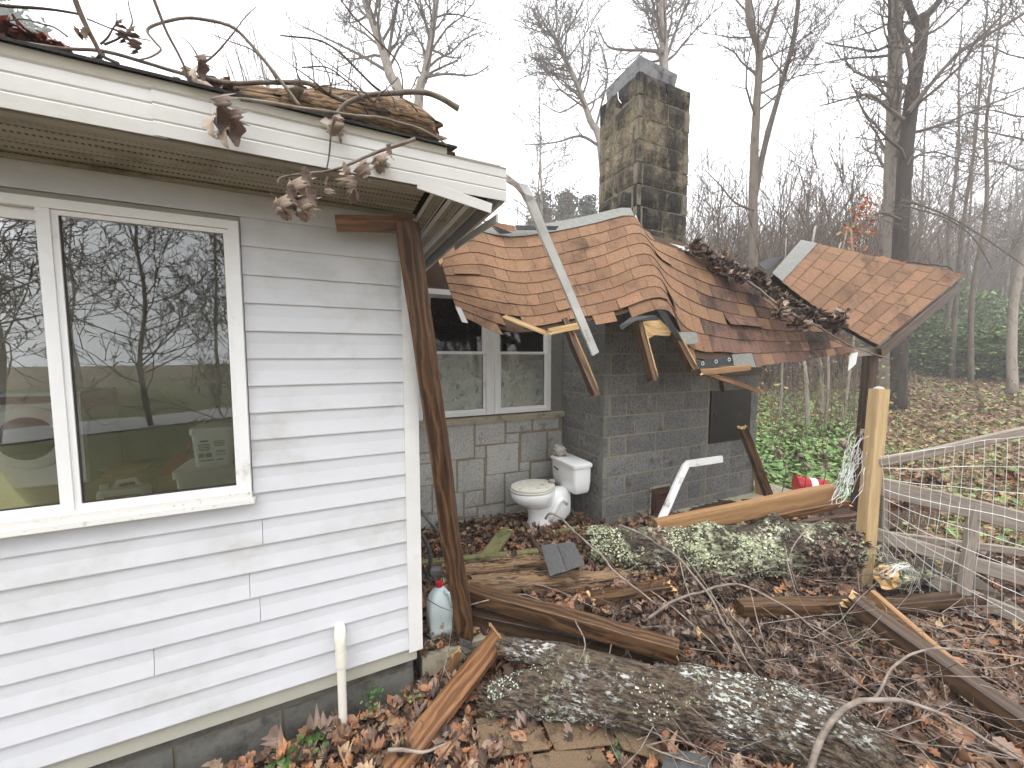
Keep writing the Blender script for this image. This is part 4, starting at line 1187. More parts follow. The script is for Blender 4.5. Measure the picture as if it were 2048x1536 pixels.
# ------------------------------------------------------------------ boards, posts and beams
def T(name, p0, p1, w, h, mat, label, cat='board', **k):
    return tag(timber(name, p0, p1, w, h, mat, **k), label, cat)
post = thing('leaning_post', Z(930, 1272, SLAB), 'brown treated timber post leaning under the corner of the white eave', 'post')
pt = K(815, 446, 0.17); pb = Z(931, 1278, SLAB)
timber('post_timber', pb, pt, 0.089, 0.089, M['treated'], post, roll=0.35, seg=16, warp=0.006, bev=0.008)
bp = pb + (pt - pb).normalized() * 0.02
mb = MB()
ax = (V((0.9, -0.43, 0)).normalized(), V((0.43, 0.9, 0)).normalized(), UP)
mb.box(bp + V((0.012, -0.075, 0.012)), 0.075, 0.004, 0.045, ax)
for dx in (-0.02, 0.02):
    mb.lathe([(0.006, 0), (0.006, 0.006), (0.003, 0.008)], 8, bp + V((0.012 + dx, -0.078, 0.015 - dx * 0.45)), (V((1, 0, 0)), UP, V((0, -1, 0))))
mb.build('metal_bracket', M['metal'], post)
T('beam_stub', K(672, 447, 0.13), K(826, 450, 0.135), 0.04, 0.065, M['red_plank'], 'short red brown timber wedged across the top of the leaning post', 'board', up=UP)
T('plank', Z(1000, 1272, 0.18), Z(772, 1560, 0.03), 0.125, 0.038, M['red_plank'], 'wet red brown plank sloping to the lower edge by the house foundation', seg=14, warp=0.004)
T('broken_board', Z(912, 1302, 0.20), Z(906, 1352, 0.03), 0.06, 0.02, M['orange_timber'], 'small splintered board standing against the plank by the slab edge', jag=(0.03, 0))
T('beam', Z(936, 1184, 0.34), Z(1362, 1304, 0.24), 0.092, 0.092, M['treated'], 'grained brown beam running from the leaning post into the leaf pile', 'beam', seg=16, jag=(0, 0.04), warp=0.006)
T('beam', Z(944, 1232, 0.21), Z(1372, 1322, 0.10), 0.075, 0.07, M['dark_timber'], 'dark beam lying beneath the grained brown beam', 'beam', seg=14, jag=(0, 0.06))
T('splinter', A(978, 1246, 2.12), A(1018, 1298, 1.98), 0.012, 0.012, M['orange_timber'], 'thin orange splinter leaning beside the end of the red brown plank', 'splinter', jag=(0.03, 0))
T('board', Z(968, 1122, 0.19), Z(1016, 1058, 0.24), 0.12, 0.035, M['mossy_timber'], 'split brown board pointing at the toilet', jag=(0.02, 0.05))
T('board', Z(842, 1128, 0.20), Z(1076, 1104, 0.20), 0.06, 0.045, M['mossy_timber'], 'green mossy board lying flat behind the leaning post', seg=12)
T('board', Z(1062, 1074, 0.22), Z(1092, 1118, 0.2), 0.04, 0.03, M['dark_timber'], 'short dark board end in the leaves in front of the toilet')
T('board', Z(1108, 1066, 0.2), Z(1160, 1056, 0.2), 0.05, 0.03, M['mossy_timber'], 'short mossy board right of the toilet base', jag=(0.02, 0.02))
o = log('rotted_branch', [Z(926, 1142, 0.30), Z(1020, 1132, 0.28), Z(1100, 1124, 0.28)], [0.05, 0.06, 0.04], M['rot'], n=14, seg=20, ridge=0.3, jag=0.06)
tag(o, 'splintered rotten wood chunk left of the grey shingle piece', 'log')
o = log('rotted_branch', [Z(936, 1172, 0.24), Z(1060, 1166, 0.24), Z(1180, 1162, 0.24), Z(1262, 1154, 0.23)], [0.055, 0.07, 0.06, 0.035], M['rot'], n=14, seg=26, ridge=0.3, jag=0.07)
tag(o, 'long rotten trunk half sunk in leaves under the grey shingle piece', 'log')
T('beam', A(1312, 1056, 2.98), A(1672, 984, 3.06), 0.07, 0.135, M['orange_timber'], 'orange pine beam resting on the lichen covered log', 'beam', seg=14, jag=(0.0, 0.02))
T('beam', Z(1478, 1216, 0.27), Z(1738, 1210, 0.26), 0.089, 0.08, M['treated'], 'brown beam lying level in front of the tall fence post', 'beam', seg=10)
T('beam', Z(1690, 1194, 0.36), Z(2130, 1510, 0.13), 0.1, 0.09, M['dark_timber'], 'long dark brown beam running to the lower right corner', 'beam', seg=18, jag=(0.06, 0), warp=0.005)
T('board', Z(1740, 1190, 0.26), Z(2040, 1450, 0.03), 0.04, 0.09, M['orange_timber'], 'orange pine board lying along the back of the long dark beam', seg=14)
T('beam', Z(1740, 1215, 0.16), Z(1990, 1190, 0.12), 0.09, 0.07, M['dark_timber'], 'dark beam lying behind the wire fence', 'beam')
T('leaning_board', A(1484, 852, 3.86), Z(1556, 1040, 0.10), 0.09, 0.07, M['treated'], 'brown post leaning against the black panel of the chimney', 'post', roll=0.3, jag=(0.03, 0))
T('board', A(1512, 918, 4.7), A(1526, 1000, 4.62), 0.09, 0.09, M['orange_timber'], 'short pine post stub behind the chimney corner', 'post')
T('board', A(1532, 1036, 3.35), A(1700, 1006, 3.2), 0.06, 0.05, M['red_plank'], 'short red brown board under the end of the orange beam', jag=(0.02, 0.03))
T('board', Z(1560, 1052, 0.25), Z(1712, 1030, 0.26), 0.05, 0.04, M['treated'], 'brown stick of lumber behind the lichen log near the fence post')

# ------------------------------------------------------------------ logs
LZ = 0.17
o = log('fallen_log', [A(1176, 1086, 3.06), A(1300, 1106, 2.93), A(1440, 1106, 2.90), A(1560, 1100, 2.95), A(1720, 1094, 3.02)], [0.12, 0.175, 0.19, 0.18, 0.165], M['bark'], seg=200, n=72, ridge=0.15, knots=((1.45, 1.6, 0.10, 0.09), (0.9, 1.2, 0.04, 0.1)), jag=0.06)
tag(o, 'thick log crusted with yellow green lichen below the chimney', 'log')
o = log('fallen_log', [Z(980, 1398, 0.10), Z(1120, 1378, 0.14), Z(1300, 1398, 0.15), Z(1480, 1420, 0.155), Z(1620, 1464, 0.155), Z(1740, 1540, 0.15), Z(1850, 1640, 0.15), Z(1950, 1750, 0.15)], [0.065, 0.115, 0.13, 0.135, 0.138, 0.14, 0.14, 0.145], M['bark2'], seg=300, n=88, ridge=0.16, jag=0.05, knots=((0.95, 1.5, 0.03, 0.08),))
tag(o, 'large foreground log with white flecked bark running to the lower edge', 'log')
o = log('log_slab', [Z(1008, 1292, 0.22), Z(1130, 1318, 0.24), Z(1290, 1352, 0.25)], [0.045, 0.07, 0.05], M['bark2'], seg=30, n=18, ridge=0.09, jag=0.04)
tag(o, 'bark covered split slab along the upper side of the foreground log', 'log')
o = log('broken_limb', [A(1772, 1154, 2.62), A(1850, 1140, 2.85), A(1960, 1150, 3.2), A(2090, 1150, 3.7)], [0.075, 0.085, 0.09, 0.09], M['bark'], seg=36, n=20, ridge=0.08, end_mat=M['raw'], jag=0.035)
tag(o, 'snapped log with an orange broken end caught in the wire fence', 'log')

# ------------------------------------------------------------------ small things on the pile
def plate(name, px, th, mat, label, cat, cut=None, bend=0.0):
    pts = [V(p) for p in px]
    mb = MB(); nx, ny = 6, 5
    n = (pts[1] - pts[0]).cross(pts[3] - pts[0]).normalized()
    if n.z < 0: n = -n
    tp, bt = [], []
    for j in range(ny + 1):
        for i in range(nx + 1):
            u, v = i / nx, j / ny
            p = (pts[0] * (1 - u) + pts[1] * u) * (1 - v) + (pts[3] * (1 - u) + pts[2] * u) * v
            p = p + n * (bend * 4 * u * (1 - u) + 0.004 * noise.noise(p * 12))
            tp.append(p + n * th); bt.append(p)
    w = nx + 1; k = len(tp)
    mb.v = [tuple(p) for p in tp + bt]
    for j in range(ny):
        for i in range(nx):
            q = [j * w + i, j * w + i + 1, (j + 1) * w + i + 1, (j + 1) * w + i]
            mb.f.append(q); mb.f.append([k + x for x in q[::-1]])
    rim = [i for i in range(w)] + [j * w + nx for j in range(1, ny + 1)] + [ny * w + i for i in range(nx - 1, -1, -1)] + [j * w for j in range(ny - 1, 0, -1)]
    for a in range(len(rim)):
        b = rim[(a + 1) % len(rim)]
        mb.f.append([rim[a], k + rim[a], k + b, b])
    mb.m = [0] * len(mb.f)
    return mb.build(name, mat) if label is None else tag(mb.build(name, mat), label, cat)
sh = thing('shingle_piece', A(1125, 1120, 2.62), 'grey slate coloured shingle piece lying on the rotten trunk', 'shingle')
for a, b in ((0.0, 0.47), (0.485, 1.0)):
    c = [A(1082, 1092, 2.72), A(1148, 1086, 2.74), A(1170, 1132, 2.52), A(1100, 1154, 2.50)]
    q = [c[0].lerp(c[1], a), c[0].lerp(c[1], b), c[3].lerp(c[2], b), c[3].lerp(c[2], a)]
    o = plate('tab', q, 0.006, M['slate'], None, None, bend=0.006)
    inv = wm(sh).inverted() @ o.matrix_basis; o.parent = sh; o.matrix_basis = inv
lsh = [('brown granular shingle lying flat below the front log, left one', [(952, 1440), (1060, 1424), (1100, 1500), (960, 1520)]),
       ('brown granular shingle lying flat below the front log, middle one', [(1078, 1428), (1190, 1416), (1236, 1490), (1112, 1506)]),
       ('brown granular shingle lying flat below the front log, right one', [(1206, 1428), (1290, 1440), (1350, 1536), (1246, 1500)]),
       ('grey brown shingle at the lower edge beneath the front log', [(1060, 1512), (1200, 1500), (1250, 1580), (1080, 1590)]),
       ('brown shingle half under leaves at the left end of the front log', [(1060, 1296), (1140, 1330), (1120, 1360), (1040, 1330)]),
       ('dark grey felt scrap under leaves at the lower middle edge', [(1330, 1500), (1420, 1515), (1430, 1560), (1320, 1560)])]
for i, (lb, q) in enumerate(lsh):
    plate('loose_shingle', [Z(x, y, 0.035 + 0.006 * i) for x, y in q], 0.006, M['shingle_ground'] if i < 5 else M['slate'], lb, 'shingle', bend=0.004)
def strip(name, pts, w, h, mat, label, cat, th=0.003):
    """bent sheet-metal channel"""
    P = [V(p) for p in pts]; mb = MB(); rings = []
    for i, p in enumerate(P):
        t = (P[min(i + 1, len(P) - 1)] - P[max(i - 1, 0)]).normalized()
        side = t.cross(V((0.1, -1, 0.1))).normalized(); out = side.cross(t).normalized()
        if out.y > 0: out = -out
        prof = [(-w / 2, 0), (-w / 2, -h), (-w / 2 + th, -h), (-w / 2 + th, -th), (w / 2 - th, -th), (w / 2 - th, -h), (w / 2, -h), (w / 2, 0)]
        rings.append([p + side * a + out * b for a, b in prof])
    mb.loft(rings)
    return tag(mb.build(name, mat), label, cat)
strip('gutter_strip', [W(0.36, 0.38, 2.645), A(1030, 358, 2.12), A(1052, 378, 2.2), A(1062, 400, 2.26), A(1090, 470, 2.36), A(1140, 585, 2.52), A(1192, 708, 2.68)], 0.052, 0.03, M['white_metal'], 'long bent white metal trim strip hanging from the eave across the fallen roof', 'trim strip')
strip('gutter_piece', [A(1446, 918, 3.55), A(1420, 922, 3.5), A(1378, 928, 3.42), A(1372, 934, 3.40), A(1356, 968, 3.34), A(1340, 1006, 3.25), A(1322, 1046, 3.12)], 0.06, 0.028, M['white_metal'], 'crumpled white metal strip bent against the block wall', 'trim strip')
# red bucket on its side beyond the orange beam
bc = Z(1620, 992, 0.12); bx = V((0.95, -0.3, -0.02)).normalized()
bk = thing('red_bucket', bc, 'red plastic bucket tipped on its side behind the orange beam', 'bucket')
by = bx.cross(UP).normalized(); bz = by.cross(bx)
if bz.z < 0: bz = -bz
cc = bc + V((-0.14, 0.05, 0.115))
MB().lathe([(0.118, 0.0), (0.122, 0.02), (0.122, 0.03), (0.115, 0.032), (0.11, 0.15), (0.104, 0.30), (0.10, 0.302)], 24, cc, (by, bz, bx)).build('body', M['red'], bk, smooth=rad(40))
MB().lathe([(0.128, 0.0), (0.130, 0.012), (0.120, 0.014)], 24, cc - bx * 0.006, (by, bz, bx)).build('rim', M['red'], bk, smooth=rad(40))
MB().lathe([(0.113, 0.13), (0.1125, 0.20)], 24, cc, (by, bz, bx)).build('label', M['bucket'], bk, smooth=rad(40))

# ------------------------------------------------------------------ fence on the right
fp = thing('fence_post', Z(1726, 1180, 0.0), 'tall yellow pine fence post with a grey board nailed behind', 'post')
f0 = Z(1722, 1184, 0.0); f1 = A(1758, 778, 2.96)
timber('post_timber', f0, f1, 0.085, 0.1, M['yellow_timber'], fp, up=V((0, -1, 0)), seg=14)
timber('backing_board', f0 + V((0.075, 0.05, 0)), f1 + V((0.075, 0.05, -0.02)), 0.03, 0.09, M['grey_timber'], fp, up=V((0, -1, 0)), seg=10)
MB().lathe([(0.035, 0), (0.028, 0.012), (0.01, 0.018)], 10, f1 + V((0, 0, 0.002))).build('post_cap', M['paper'], fp)
def rail(a, b, h, lab, w=0.03, mat='grey_timber', **k):
    return T('fence_rail', A(*a), A(*b), w, h, M[mat], lab, 'rail', seg=12, warp=0.006, **k)
XR = 2170
rail((1756, 924, 2.90), (XR, 842, 2.36), 0.062, 'slanting top rail of the wire fence', mat='grey_timber', w=0.05)
rail((1748, 970, 2.92), (XR, 1074, 2.34), 0.135, 'upper pale grey board of the wire fence')
rail((1742, 1064, 2.92), (XR, 1192, 2.34), 0.10, 'middle weathered grey board of the wire fence')
rail((1740, 1108, 2.93), (XR, 1288, 2.34), 0.10, 'lower weathered grey board of the wire fence')
rail((1880, 1120, 2.75), (XR, 1318, 2.45), 0.09, 'loose grey board slipping down behind the fence rails', jag=(0.05, 0))
rail((1862, 1268, 2.50), (XR, 1330, 2.2), 0.11, 'bottom grey board of the wire fence near the ground')
rail((1780, 1070, 3.15), (XR, 1122, 2.8), 0.06, 'thin grey rail seen behind the wire fence')
T('fence_stake', A(1950, 1010, 2.62), A(1912, 1300, 2.58), 0.06, 0.05, M['grey_timber'], 'grey stake behind the wire fence rails', 'post', up=V((0, -1, 0)))
T('fence_stake', A(1766, 985, 3.05), A(1762, 1180, 3.0), 0.05, 0.05, M['grey_timber'], 'grey stake just right of the tall fence post', 'post', up=V((0, -1, 0)))
def wire_mesh():
    top = [(1764, 912, 2.86), (1860, 900, 2.72), (1950, 884, 2.6), (2048, 872, 2.44), (2170, 860, 2.3)]
    bot = [(1770, 1126, 2.82), (1830, 1230, 2.66), (1920, 1330, 2.48), (2048, 1440, 2.28), (2170, 1540, 2.14)]
    ta, ba = [A(*p) for p in top], [A(*p) for p in bot]
    mb = MB()
    NX, NY = 18, 11
    def g(u, v):
        a = catmull(ta, u * 4); b = catmull(ba, u * 4)
        p = a.lerp(b, v)
        out = V((-0.5, -0.86, 0))
        p = p + out * (0.05 * math.sin(v * 5 + u * 3) * v + 0.02 * noise.noise(p * 4)) + V((0.012 * noise.noise(p * 6), 0, 0.012 * noise.noise(p * 6 + V((3, 0, 0)))))
        return p
    for i in range(NX + 1):
        mb.tube([g(i / NX, j / NY) for j in range(NY + 1)], 0.0019, 4)
    for j in range(NY + 1):
        v = (j / NY) ** 0.92
        mb.tube([g(i / NX, v) for i in range(NX + 1)], 0.0019, 4)
    o = mb.build('wire_mesh', M['wire']); tag(o, 'bent welded wire mesh stapled over the fence rails', 'wire mesh'); o['kind'] = 'thing'
wire_mesh()
def wire_tangle(name, pts, spread, n, label):
    mb = MB(); rs = random.Random(4)
    P = [V(p) for p in pts]
    for i in range(n):
        o0 = V((rs.uniform(-1, 1), rs.uniform(-1, 1), 0)) * spread
        a = rs.uniform(0, 0.5); b = rs.uniform(a + 0.3, 1.0)
        q = []
        for j in range(9):
            t = (a + (b - a) * j / 8) * (len(P) - 1)
            p = catmull(P, t)
            q.append(p + o0 + V((noise.noise(p * 9 + o0 * 40), noise.noise(p * 9 + o0 * 50 + V((4, 0, 0))), noise.noise(p * 11 + o0 * 30))) * spread * 0.9)
        mb.tube(q, 0.0016, 4)
    tag(mb.build(name, M['wire']), label, 'wire')
wire_tangle('wire_bundle', [A(1728, 860, 3.0), A(1710, 920, 2.98), A(1690, 975, 2.95), A(1672, 1012, 2.92)], 0.06, 34, 'crumpled bundle of thin white wire hanging left of the tall fence post')
wire_tangle('wire_bundle', [A(1765, 1125, 2.55), A(1768, 1150, 2.5), A(1800, 1132, 2.5), A(1828, 1150, 2.52), A(1816, 1190, 2.55)], 0.03, 16, 'tangle of wire wrapped round the broken log end')

# ------------------------------------------------------------------ inside the window
FLZ = 0.55
wa = thing('washing_machine', W(-3.0, -3.5, FLZ), 'white front loading washing machine seen through the window', 'washing machine')
ws = (Z(60, 985, FLZ) - O).dot(U); wk = (Z(60, 985, FLZ) - O).dot(N)
ws0, ws1 = -3.32, -2.58; wk = -3.25
MB().bbox(W((ws0 + ws1) / 2, wk - 0.35, FLZ + 0.47), ws1 - ws0, 0.7, 0.92, 0.02, (U, N, UP)).build('cabinet', M['wash'], wa)
cz = FLZ + 0.50; cs = (ws0 + ws1) / 2 - 0.02
MB().lathe([(0.30, 0.0), (0.30, 0.015), (0.27, 0.03), (0.21, 0.035)], 36, W(cs, wk, cz), (U, UP, N)).build('door_ring', M['wash'], wa, smooth=rad(40))
MB().lathe([(0.205, 0.036), (0.19, 0.05), (0.10, 0.06)], 36, W(cs, wk, cz), (U, UP, N)).build('door_glass', M['wash_glass'], wa, smooth=rad(40))
MB().wbox(ws0 + 0.05, ws1 - 0.05, wk + 0.001, wk + 0.01, FLZ + 0.83, FLZ + 0.9).build('control_strip', M['ink'], wa)
def inpoint(px, py, k): return K(px, py, k)
b0 = inpoint(436, 924, -1.75)
bu = thing('pail', b0, 'white square plastic pail with printed text inside the window', 'bucket')
def sqr(c, w, d, z, p=0.3): return [c + U * (math.copysign(abs(math.cos(a)) ** p, math.cos(a)) * w) + N * (math.copysign(abs(math.sin(a)) ** p, math.sin(a)) * d) + UP * z for a in [2 * math.pi * j / 24 for j in range(24)]]
MB().loft([sqr(b0, 0.12, 0.12, 0), sqr(b0, 0.135, 0.135, 0.25)]).build('body', M['bucket'], bu)
MB().loft([sqr(b0, 0.145, 0.145, 0.251), sqr(b0, 0.145, 0.145, 0.29), sqr(b0, 0.138, 0.138, 0.30)]).build('lid', M['bucket'], bu)
lb = MB()
for (x, z, w, h) in ((-0.05, 0.20, 0.05, 0.012), (-0.05, 0.175, 0.075, 0.005), (-0.05, 0.163, 0.075, 0.005), (-0.05, 0.151, 0.07, 0.005), (-0.05, 0.139, 0.075, 0.005), (-0.05, 0.127, 0.06, 0.005), (0.045, 0.195, 0.07, 0.005), (0.045, 0.183, 0.075, 0.005), (0.045, 0.171, 0.07, 0.005), (0.045, 0.159, 0.065, 0.005), (0.05, 0.12, 0.06, 0.005), (0.05, 0.108, 0.055, 0.005), (0.05, 0.09, 0.06, 0.005), (0.045, 0.05, 0.04, 0.008), (-0.04, 0.05, 0.09, 0.008)):
    lb.wbox(0, 0, 0, 0, 0, 0) if False else lb.box(b0 + U * x + N * (0.127 + 0.009 * z / 0.2) + UP * z, w, 0.002, h, (U, N, UP))
lb.build('printed_text', M['ink'], bu)
MB().box(b0 + U * -0.07 + N * 0.128 + UP * 0.09, 0.035, 0.002, 0.035, (U, N, UP)).build('green_square', M['ink_green'], bu)
MB().box(b0 + U * -0.025 + N * 0.128 + UP * 0.09, 0.035, 0.002, 0.035, (U, N, UP)).build('blue_square', M['ink_blue'], bu)
hb = thing('storage_box', V((b0.x, b0.y, FLZ)), 'pale grey box under the white pail inside the window', 'box')
MB().loft([sqr(V((b0.x, b0.y, FLZ)), 0.20, 0.2, 0, 0.2), sqr(V((b0.x, b0.y, FLZ)), 0.22, 0.22, b0.z - FLZ - 0.01, 0.2)]).build('body', M['wash'], hb)
MB().loft([sqr(V((b0.x, b0.y, b0.z - 0.05)), 0.235, 0.235, 0, 0.2), sqr(V((b0.x, b0.y, b0.z - 0.05)), 0.235, 0.235, 0.049, 0.2)]).build('lid', M['wash'], hb)
j0 = inpoint(252, 1010, -0.45)
sh_ = thing('shelf', W(-1.2, -0.35, FLZ), 'dark plywood ledge below the window inside the room', 'shelf')
MB().wbox(-1.75, -0.85, -0.62, -0.30, j0.z - 0.03, j0.z - 0.002).build('shelf_board', M['ply'], sh_)
for s in (-1.72, -0.88): MB().wbox(s - 0.02, s + 0.02, -0.6, -0.56, FLZ, j0.z - 0.031).build('leg', M['ply'], sh_)
dj = thing('detergent_jug', j0, 'white detergent jug with an orange label on the ledge inside the window', 'jug')
def dr_(w, d, z): return sqr(j0, w, d, z, 0.45)
MB().loft([dr_(0.085, 0.045, 0), dr_(0.092, 0.05, 0.01), dr_(0.092, 0.05, 0.075), dr_(0.085, 0.045, 0.09)]).build('body', M['bucket'], dj, smooth=rad(40))
MB().tube([j0 + U * -0.035 + UP * 0.088, j0 + U * -0.02 + UP * 0.118, j0 + U * 0.04 + UP * 0.122, j0 + U * 0.06 + UP * 0.09], 0.012, 8).build('handle', M['bucket'], dj, smooth=True)
MB().lathe([(0.018, 0), (0.018, 0.03)], 14, j0 + U * -0.07 + UP * 0.085).build('cap', M['bucket'], dj)
MB().box(j0 + U * 0.01 + N * 0.0505 + UP * 0.043, 0.13, 0.002, 0.042, (U, N, UP)).build('label', M['orange'], dj)
MB().lathe([(0.016, 0), (0.0155, 0.001)], 16, j0 + U * -0.01 + N * 0.0516 + UP * 0.044, (U, UP, N)).build('emblem', M['ink_blue'], dj)
c0 = inpoint(258, 985, -0.53)
tag(MB().bbox(V((c0.x, c0.y, j0.z + 0.07)), 0.19, 0.1, 0.14, 0.004, (U, N, UP)).build('cardboard_box', M['carton']), 'brown cardboard box behind the detergent jug inside the window', 'box')
tag(MB().loft([sqr(V((c0.x, c0.y, j0.z + 0.141)), 0.06, 0.04, 0, 0.8), sqr(V((c0.x, c0.y, j0.z + 0.141)), 0.1, 0.045, 0.03, 0.8)]).build('bowl', M['carton'], smooth=rad(50)), 'shallow brown bowl on the cardboard box inside the window', 'bowl')
d0 = inpoint(360, 950, -2.6)
dp = thing('dustpan', d0, 'dull red long handled dustpan leaning inside the window', 'dustpan')
mb = MB(); ring = [d0 + U * a + UP * b for a, b in ((-0.16, 0), (0.14, 0.02), (0.12, 0.2), (-0.02, 0.22))]
mb.loft([ring, [p - N * 0.05 for p in ring]]).build('pan', M['red_dark'], dp)
MB().tube([d0 + U * 0.05 + UP * 0.2, d0 + U * 0.32 + UP * 0.65], 0.014, 8).build('handle', M['red_dark'], dp)
T('board', Z(1690, 1224, 0.06), Z(2110, 1490, 0.05), 0.16, 0.03, M['grey_timber'], 'pale board on the ground between the dark beam and the fence', seg=14)
T('board', Z(1180, 1196, 0.27), Z(1345, 1168, 0.25), 0.11, 0.035, M['treated'], 'brown board lying in the leaves below the left end of the lichen log', jag=(0.02, 0.06))
T('board', Z(1390, 1262, 0.24), Z(1500, 1316, 0.16), 0.09, 0.035, M['dark_timber'], 'dark board end sticking out of the leaf pile between the logs', jag=(0.05, 0.02))
# ------------------------------------------------------------------ leaves
OAK = [(0, .012), (.12, .05), (.22, .19), (.30, .09), (.42, .29), (.52, .13), (.66, .33), (.75, .15), (.87, .2), (.94, .08), (1, .0)]
MAPLE = [(0, .012), (.05, .14), (.16, .36), (.26, .22), (.40, .47), (.50, .24), (.62, .31), (.72, .13), (.86, .14), (1, 0)]
OVAL = [(0, .01), (.15, .15), (.35, .26), (.6, .25), (.85, .11), (1, 0)]
ROUND = [(0, .02), (.1, .3), (.35, .5), (.7, .45), (.92, .2), (1, 0)]
def leaf_arrays(prof, curl, fold, seed, stem=0.25):
    rs = np.random.default_rng(seed)
    vs, ts = [], []
    for (x, w) in prof:
        for sgn in (-1, 0, 1):
            y = sgn * w * (1 + rs.uniform(-0.15, 0.15))
            z = fold * abs(y) + curl * (x - 0.5) ** 2 * 1.4 + 0.5 * curl * y * y * 3 + rs.uniform(-0.035, 0.035)
            xx = x
            # roll the blade up along its length for dry, curled leaves
            vs.append((xx, y, z + abs(curl) * 0.09 * rs.uniform(-1, 1)))
    n = len(prof)
    for i in range(n - 1):
        for c in range(2):
            a, b, d, e = 3 * i + c, 3 * i + c + 1, 3 * (i + 1) + c + 1, 3 * (i + 1) + c
            ts += [(a, b, d), (a, d, e)]
    if stem:
        k = len(vs)
        vs += [(-stem, 0.02, 0.03), (0.02, 0.012, 0), (0.02, -0.012, 0)]
        ts.append((k, k + 2, k + 1))
    v = np.array(vs) - np.array([0.5, 0, 0])
    return v, np.array(ts)
LEAVES = [leaf_arrays(OAK, 0.5, 0.25, 1), leaf_arrays(OAK, -0.45, 0.4, 2), leaf_arrays(MAPLE, 0.6, 0.3, 3), leaf_arrays(MAPLE, -0.5, 0.5, 4), leaf_arrays(OVAL, 0.7, 0.6, 5), leaf_arrays(OAK, 0.15, 0.1, 6)]
CURLED = [leaf_arrays(MAPLE, 1.6, 1.1, 7), leaf_arrays(OAK, 1.9, 1.2, 8), leaf_arrays(OVAL, 1.4, 1.5, 9)]
SMALL = [leaf_arrays(OVAL, 0.4, 0.3, 10, 0), leaf_arrays(OVAL, -0.4, 0.5, 11, 0)]
ROUNDS = [leaf_arrays(ROUND, 0.3, 0.15, 12, 0.5), leaf_arrays(ROUND, -0.3, 0.2, 13, 0.4)]
def np_mesh(name, v, t, tint, mat, smooth=True):
    me = bpy.data.meshes.new(name)
    me.vertices.add(len(v)); me.vertices.foreach_set('co', np.asarray(v, dtype=np.float32).ravel())
    me.loops.add(len(t) * 3); me.loops.foreach_set('vertex_index', np.asarray(t, dtype=np.int32).ravel())
    me.polygons.add(len(t)); me.polygons.foreach_set('loop_start', np.arange(0, len(t) * 3, 3, dtype=np.int32))
    me.polygons.foreach_set('use_smooth', np.ones(len(t), dtype=bool))
    if tint is not None:
        at = me.attributes.new('tint', 'FLOAT_COLOR', 'POINT')
        at.data.foreach_set('color', np.asarray(np.c_[tint, np.ones(len(v))], dtype=np.float32).ravel())
    me.materials.append(mat)
    me.update(calc_edges=True)
    return me
def rotz_tilt(n, tilt, rng):
    a = rng.uniform(0, 2 * np.pi, n); b = rng.normal(0, tilt, n); c = rng.normal(0, tilt, n)
    ca, sa, cb, sb, cc, sc = np.cos(a), np.sin(a), np.cos(b), np.sin(b), np.cos(c), np.sin(c)
    Rz = np.zeros((n, 3, 3)); Rz[:, 0, 0] = ca; Rz[:, 0, 1] = -sa; Rz[:, 1, 0] = sa; Rz[:, 1, 1] = ca; Rz[:, 2, 2] = 1
    Rx = np.zeros((n, 3, 3)); Rx[:, 0, 0] = 1; Rx[:, 1, 1] = cb; Rx[:, 1, 2] = -sb; Rx[:, 2, 1] = sb; Rx[:, 2, 2] = cb
    Ry = np.zeros((n, 3, 3)); Ry[:, 1, 1] = 1; Ry[:, 0, 0] = cc; Ry[:, 0, 2] = sc; Ry[:, 2, 0] = -sc; Ry[:, 2, 2] = cc
    return Rz @ Rx @ Ry
def scatter(name, kinds, pos, size, tilt, palette, mat, rng, label=None, cat=None, kind='stuff', parent=None, jitter=0.25, align=None):
    n = len(pos); which = rng.integers(0, len(kinds), n)
    R_ = rotz_tilt(n, tilt, rng)
    if align is not None: R_ = align @ R_
    pal = np.array(palette); col = pal[rng.integers(0, len(pal), n)] * (1 + rng.uniform(-jitter, jitter, (n, 1)))
    vs, ts, cs = [], [], []; base = 0
    for w in range(len(kinds)):
        idx = np.nonzero(which == w)[0]
        if not len(idx): continue
        lv, lt = kinds[w]
        v = np.einsum('nij,vj->nvi', R_[idx], lv) * size[idx][:, None, None] + pos[idx][:, None, :]
        t = lt[None] + (np.arange(len(idx)) * len(lv))[:, None, None] + base
        vs.append(v.reshape(-1, 3)); ts.append(t.reshape(-1, 3)); cs.append(np.repeat(col[idx], len(lv), 0))
        base += len(idx) * len(lv)
    v = np.concatenate(vs); org = np.array([v[:, 0].mean(), v[:, 1].mean(), v[:, 2].min()])
    o = link(name, np_mesh(name, v - org, np.concatenate(ts), np.concatenate(cs), mat), parent, Matrix.Translation(V(org)))
    if label or kind: tag(o, label, cat, kind=kind)
    return o
BROWNS = [(.075, .043, .030), (.12, .068, .044), (.17, .095, .058), (.14, .082, .056), (.22, .115, .063), (.29, .135, .066), (.27, .185, .13), (.34, .165, .08), (.09, .055, .04), (.19, .125, .09), (.05, .032, .025), (.36, .25, .15)]
DARKS = [(.055, .036, .028), (.09, .058, .043), (.13, .085, .063), (.19, .13, .10), (.26, .19, .145)]
def free(x, y):
    q = V((x, y, 0)) - O; s, k = q.dot(U), q.dot(N)
    if s < 0.06 and k < 0.03: return False
    if k < SK + 0.03 and s < 3.0: return False
    if s > BS - 0.02 and s < 4.4 and k < BK + 0.02: return False
    return True
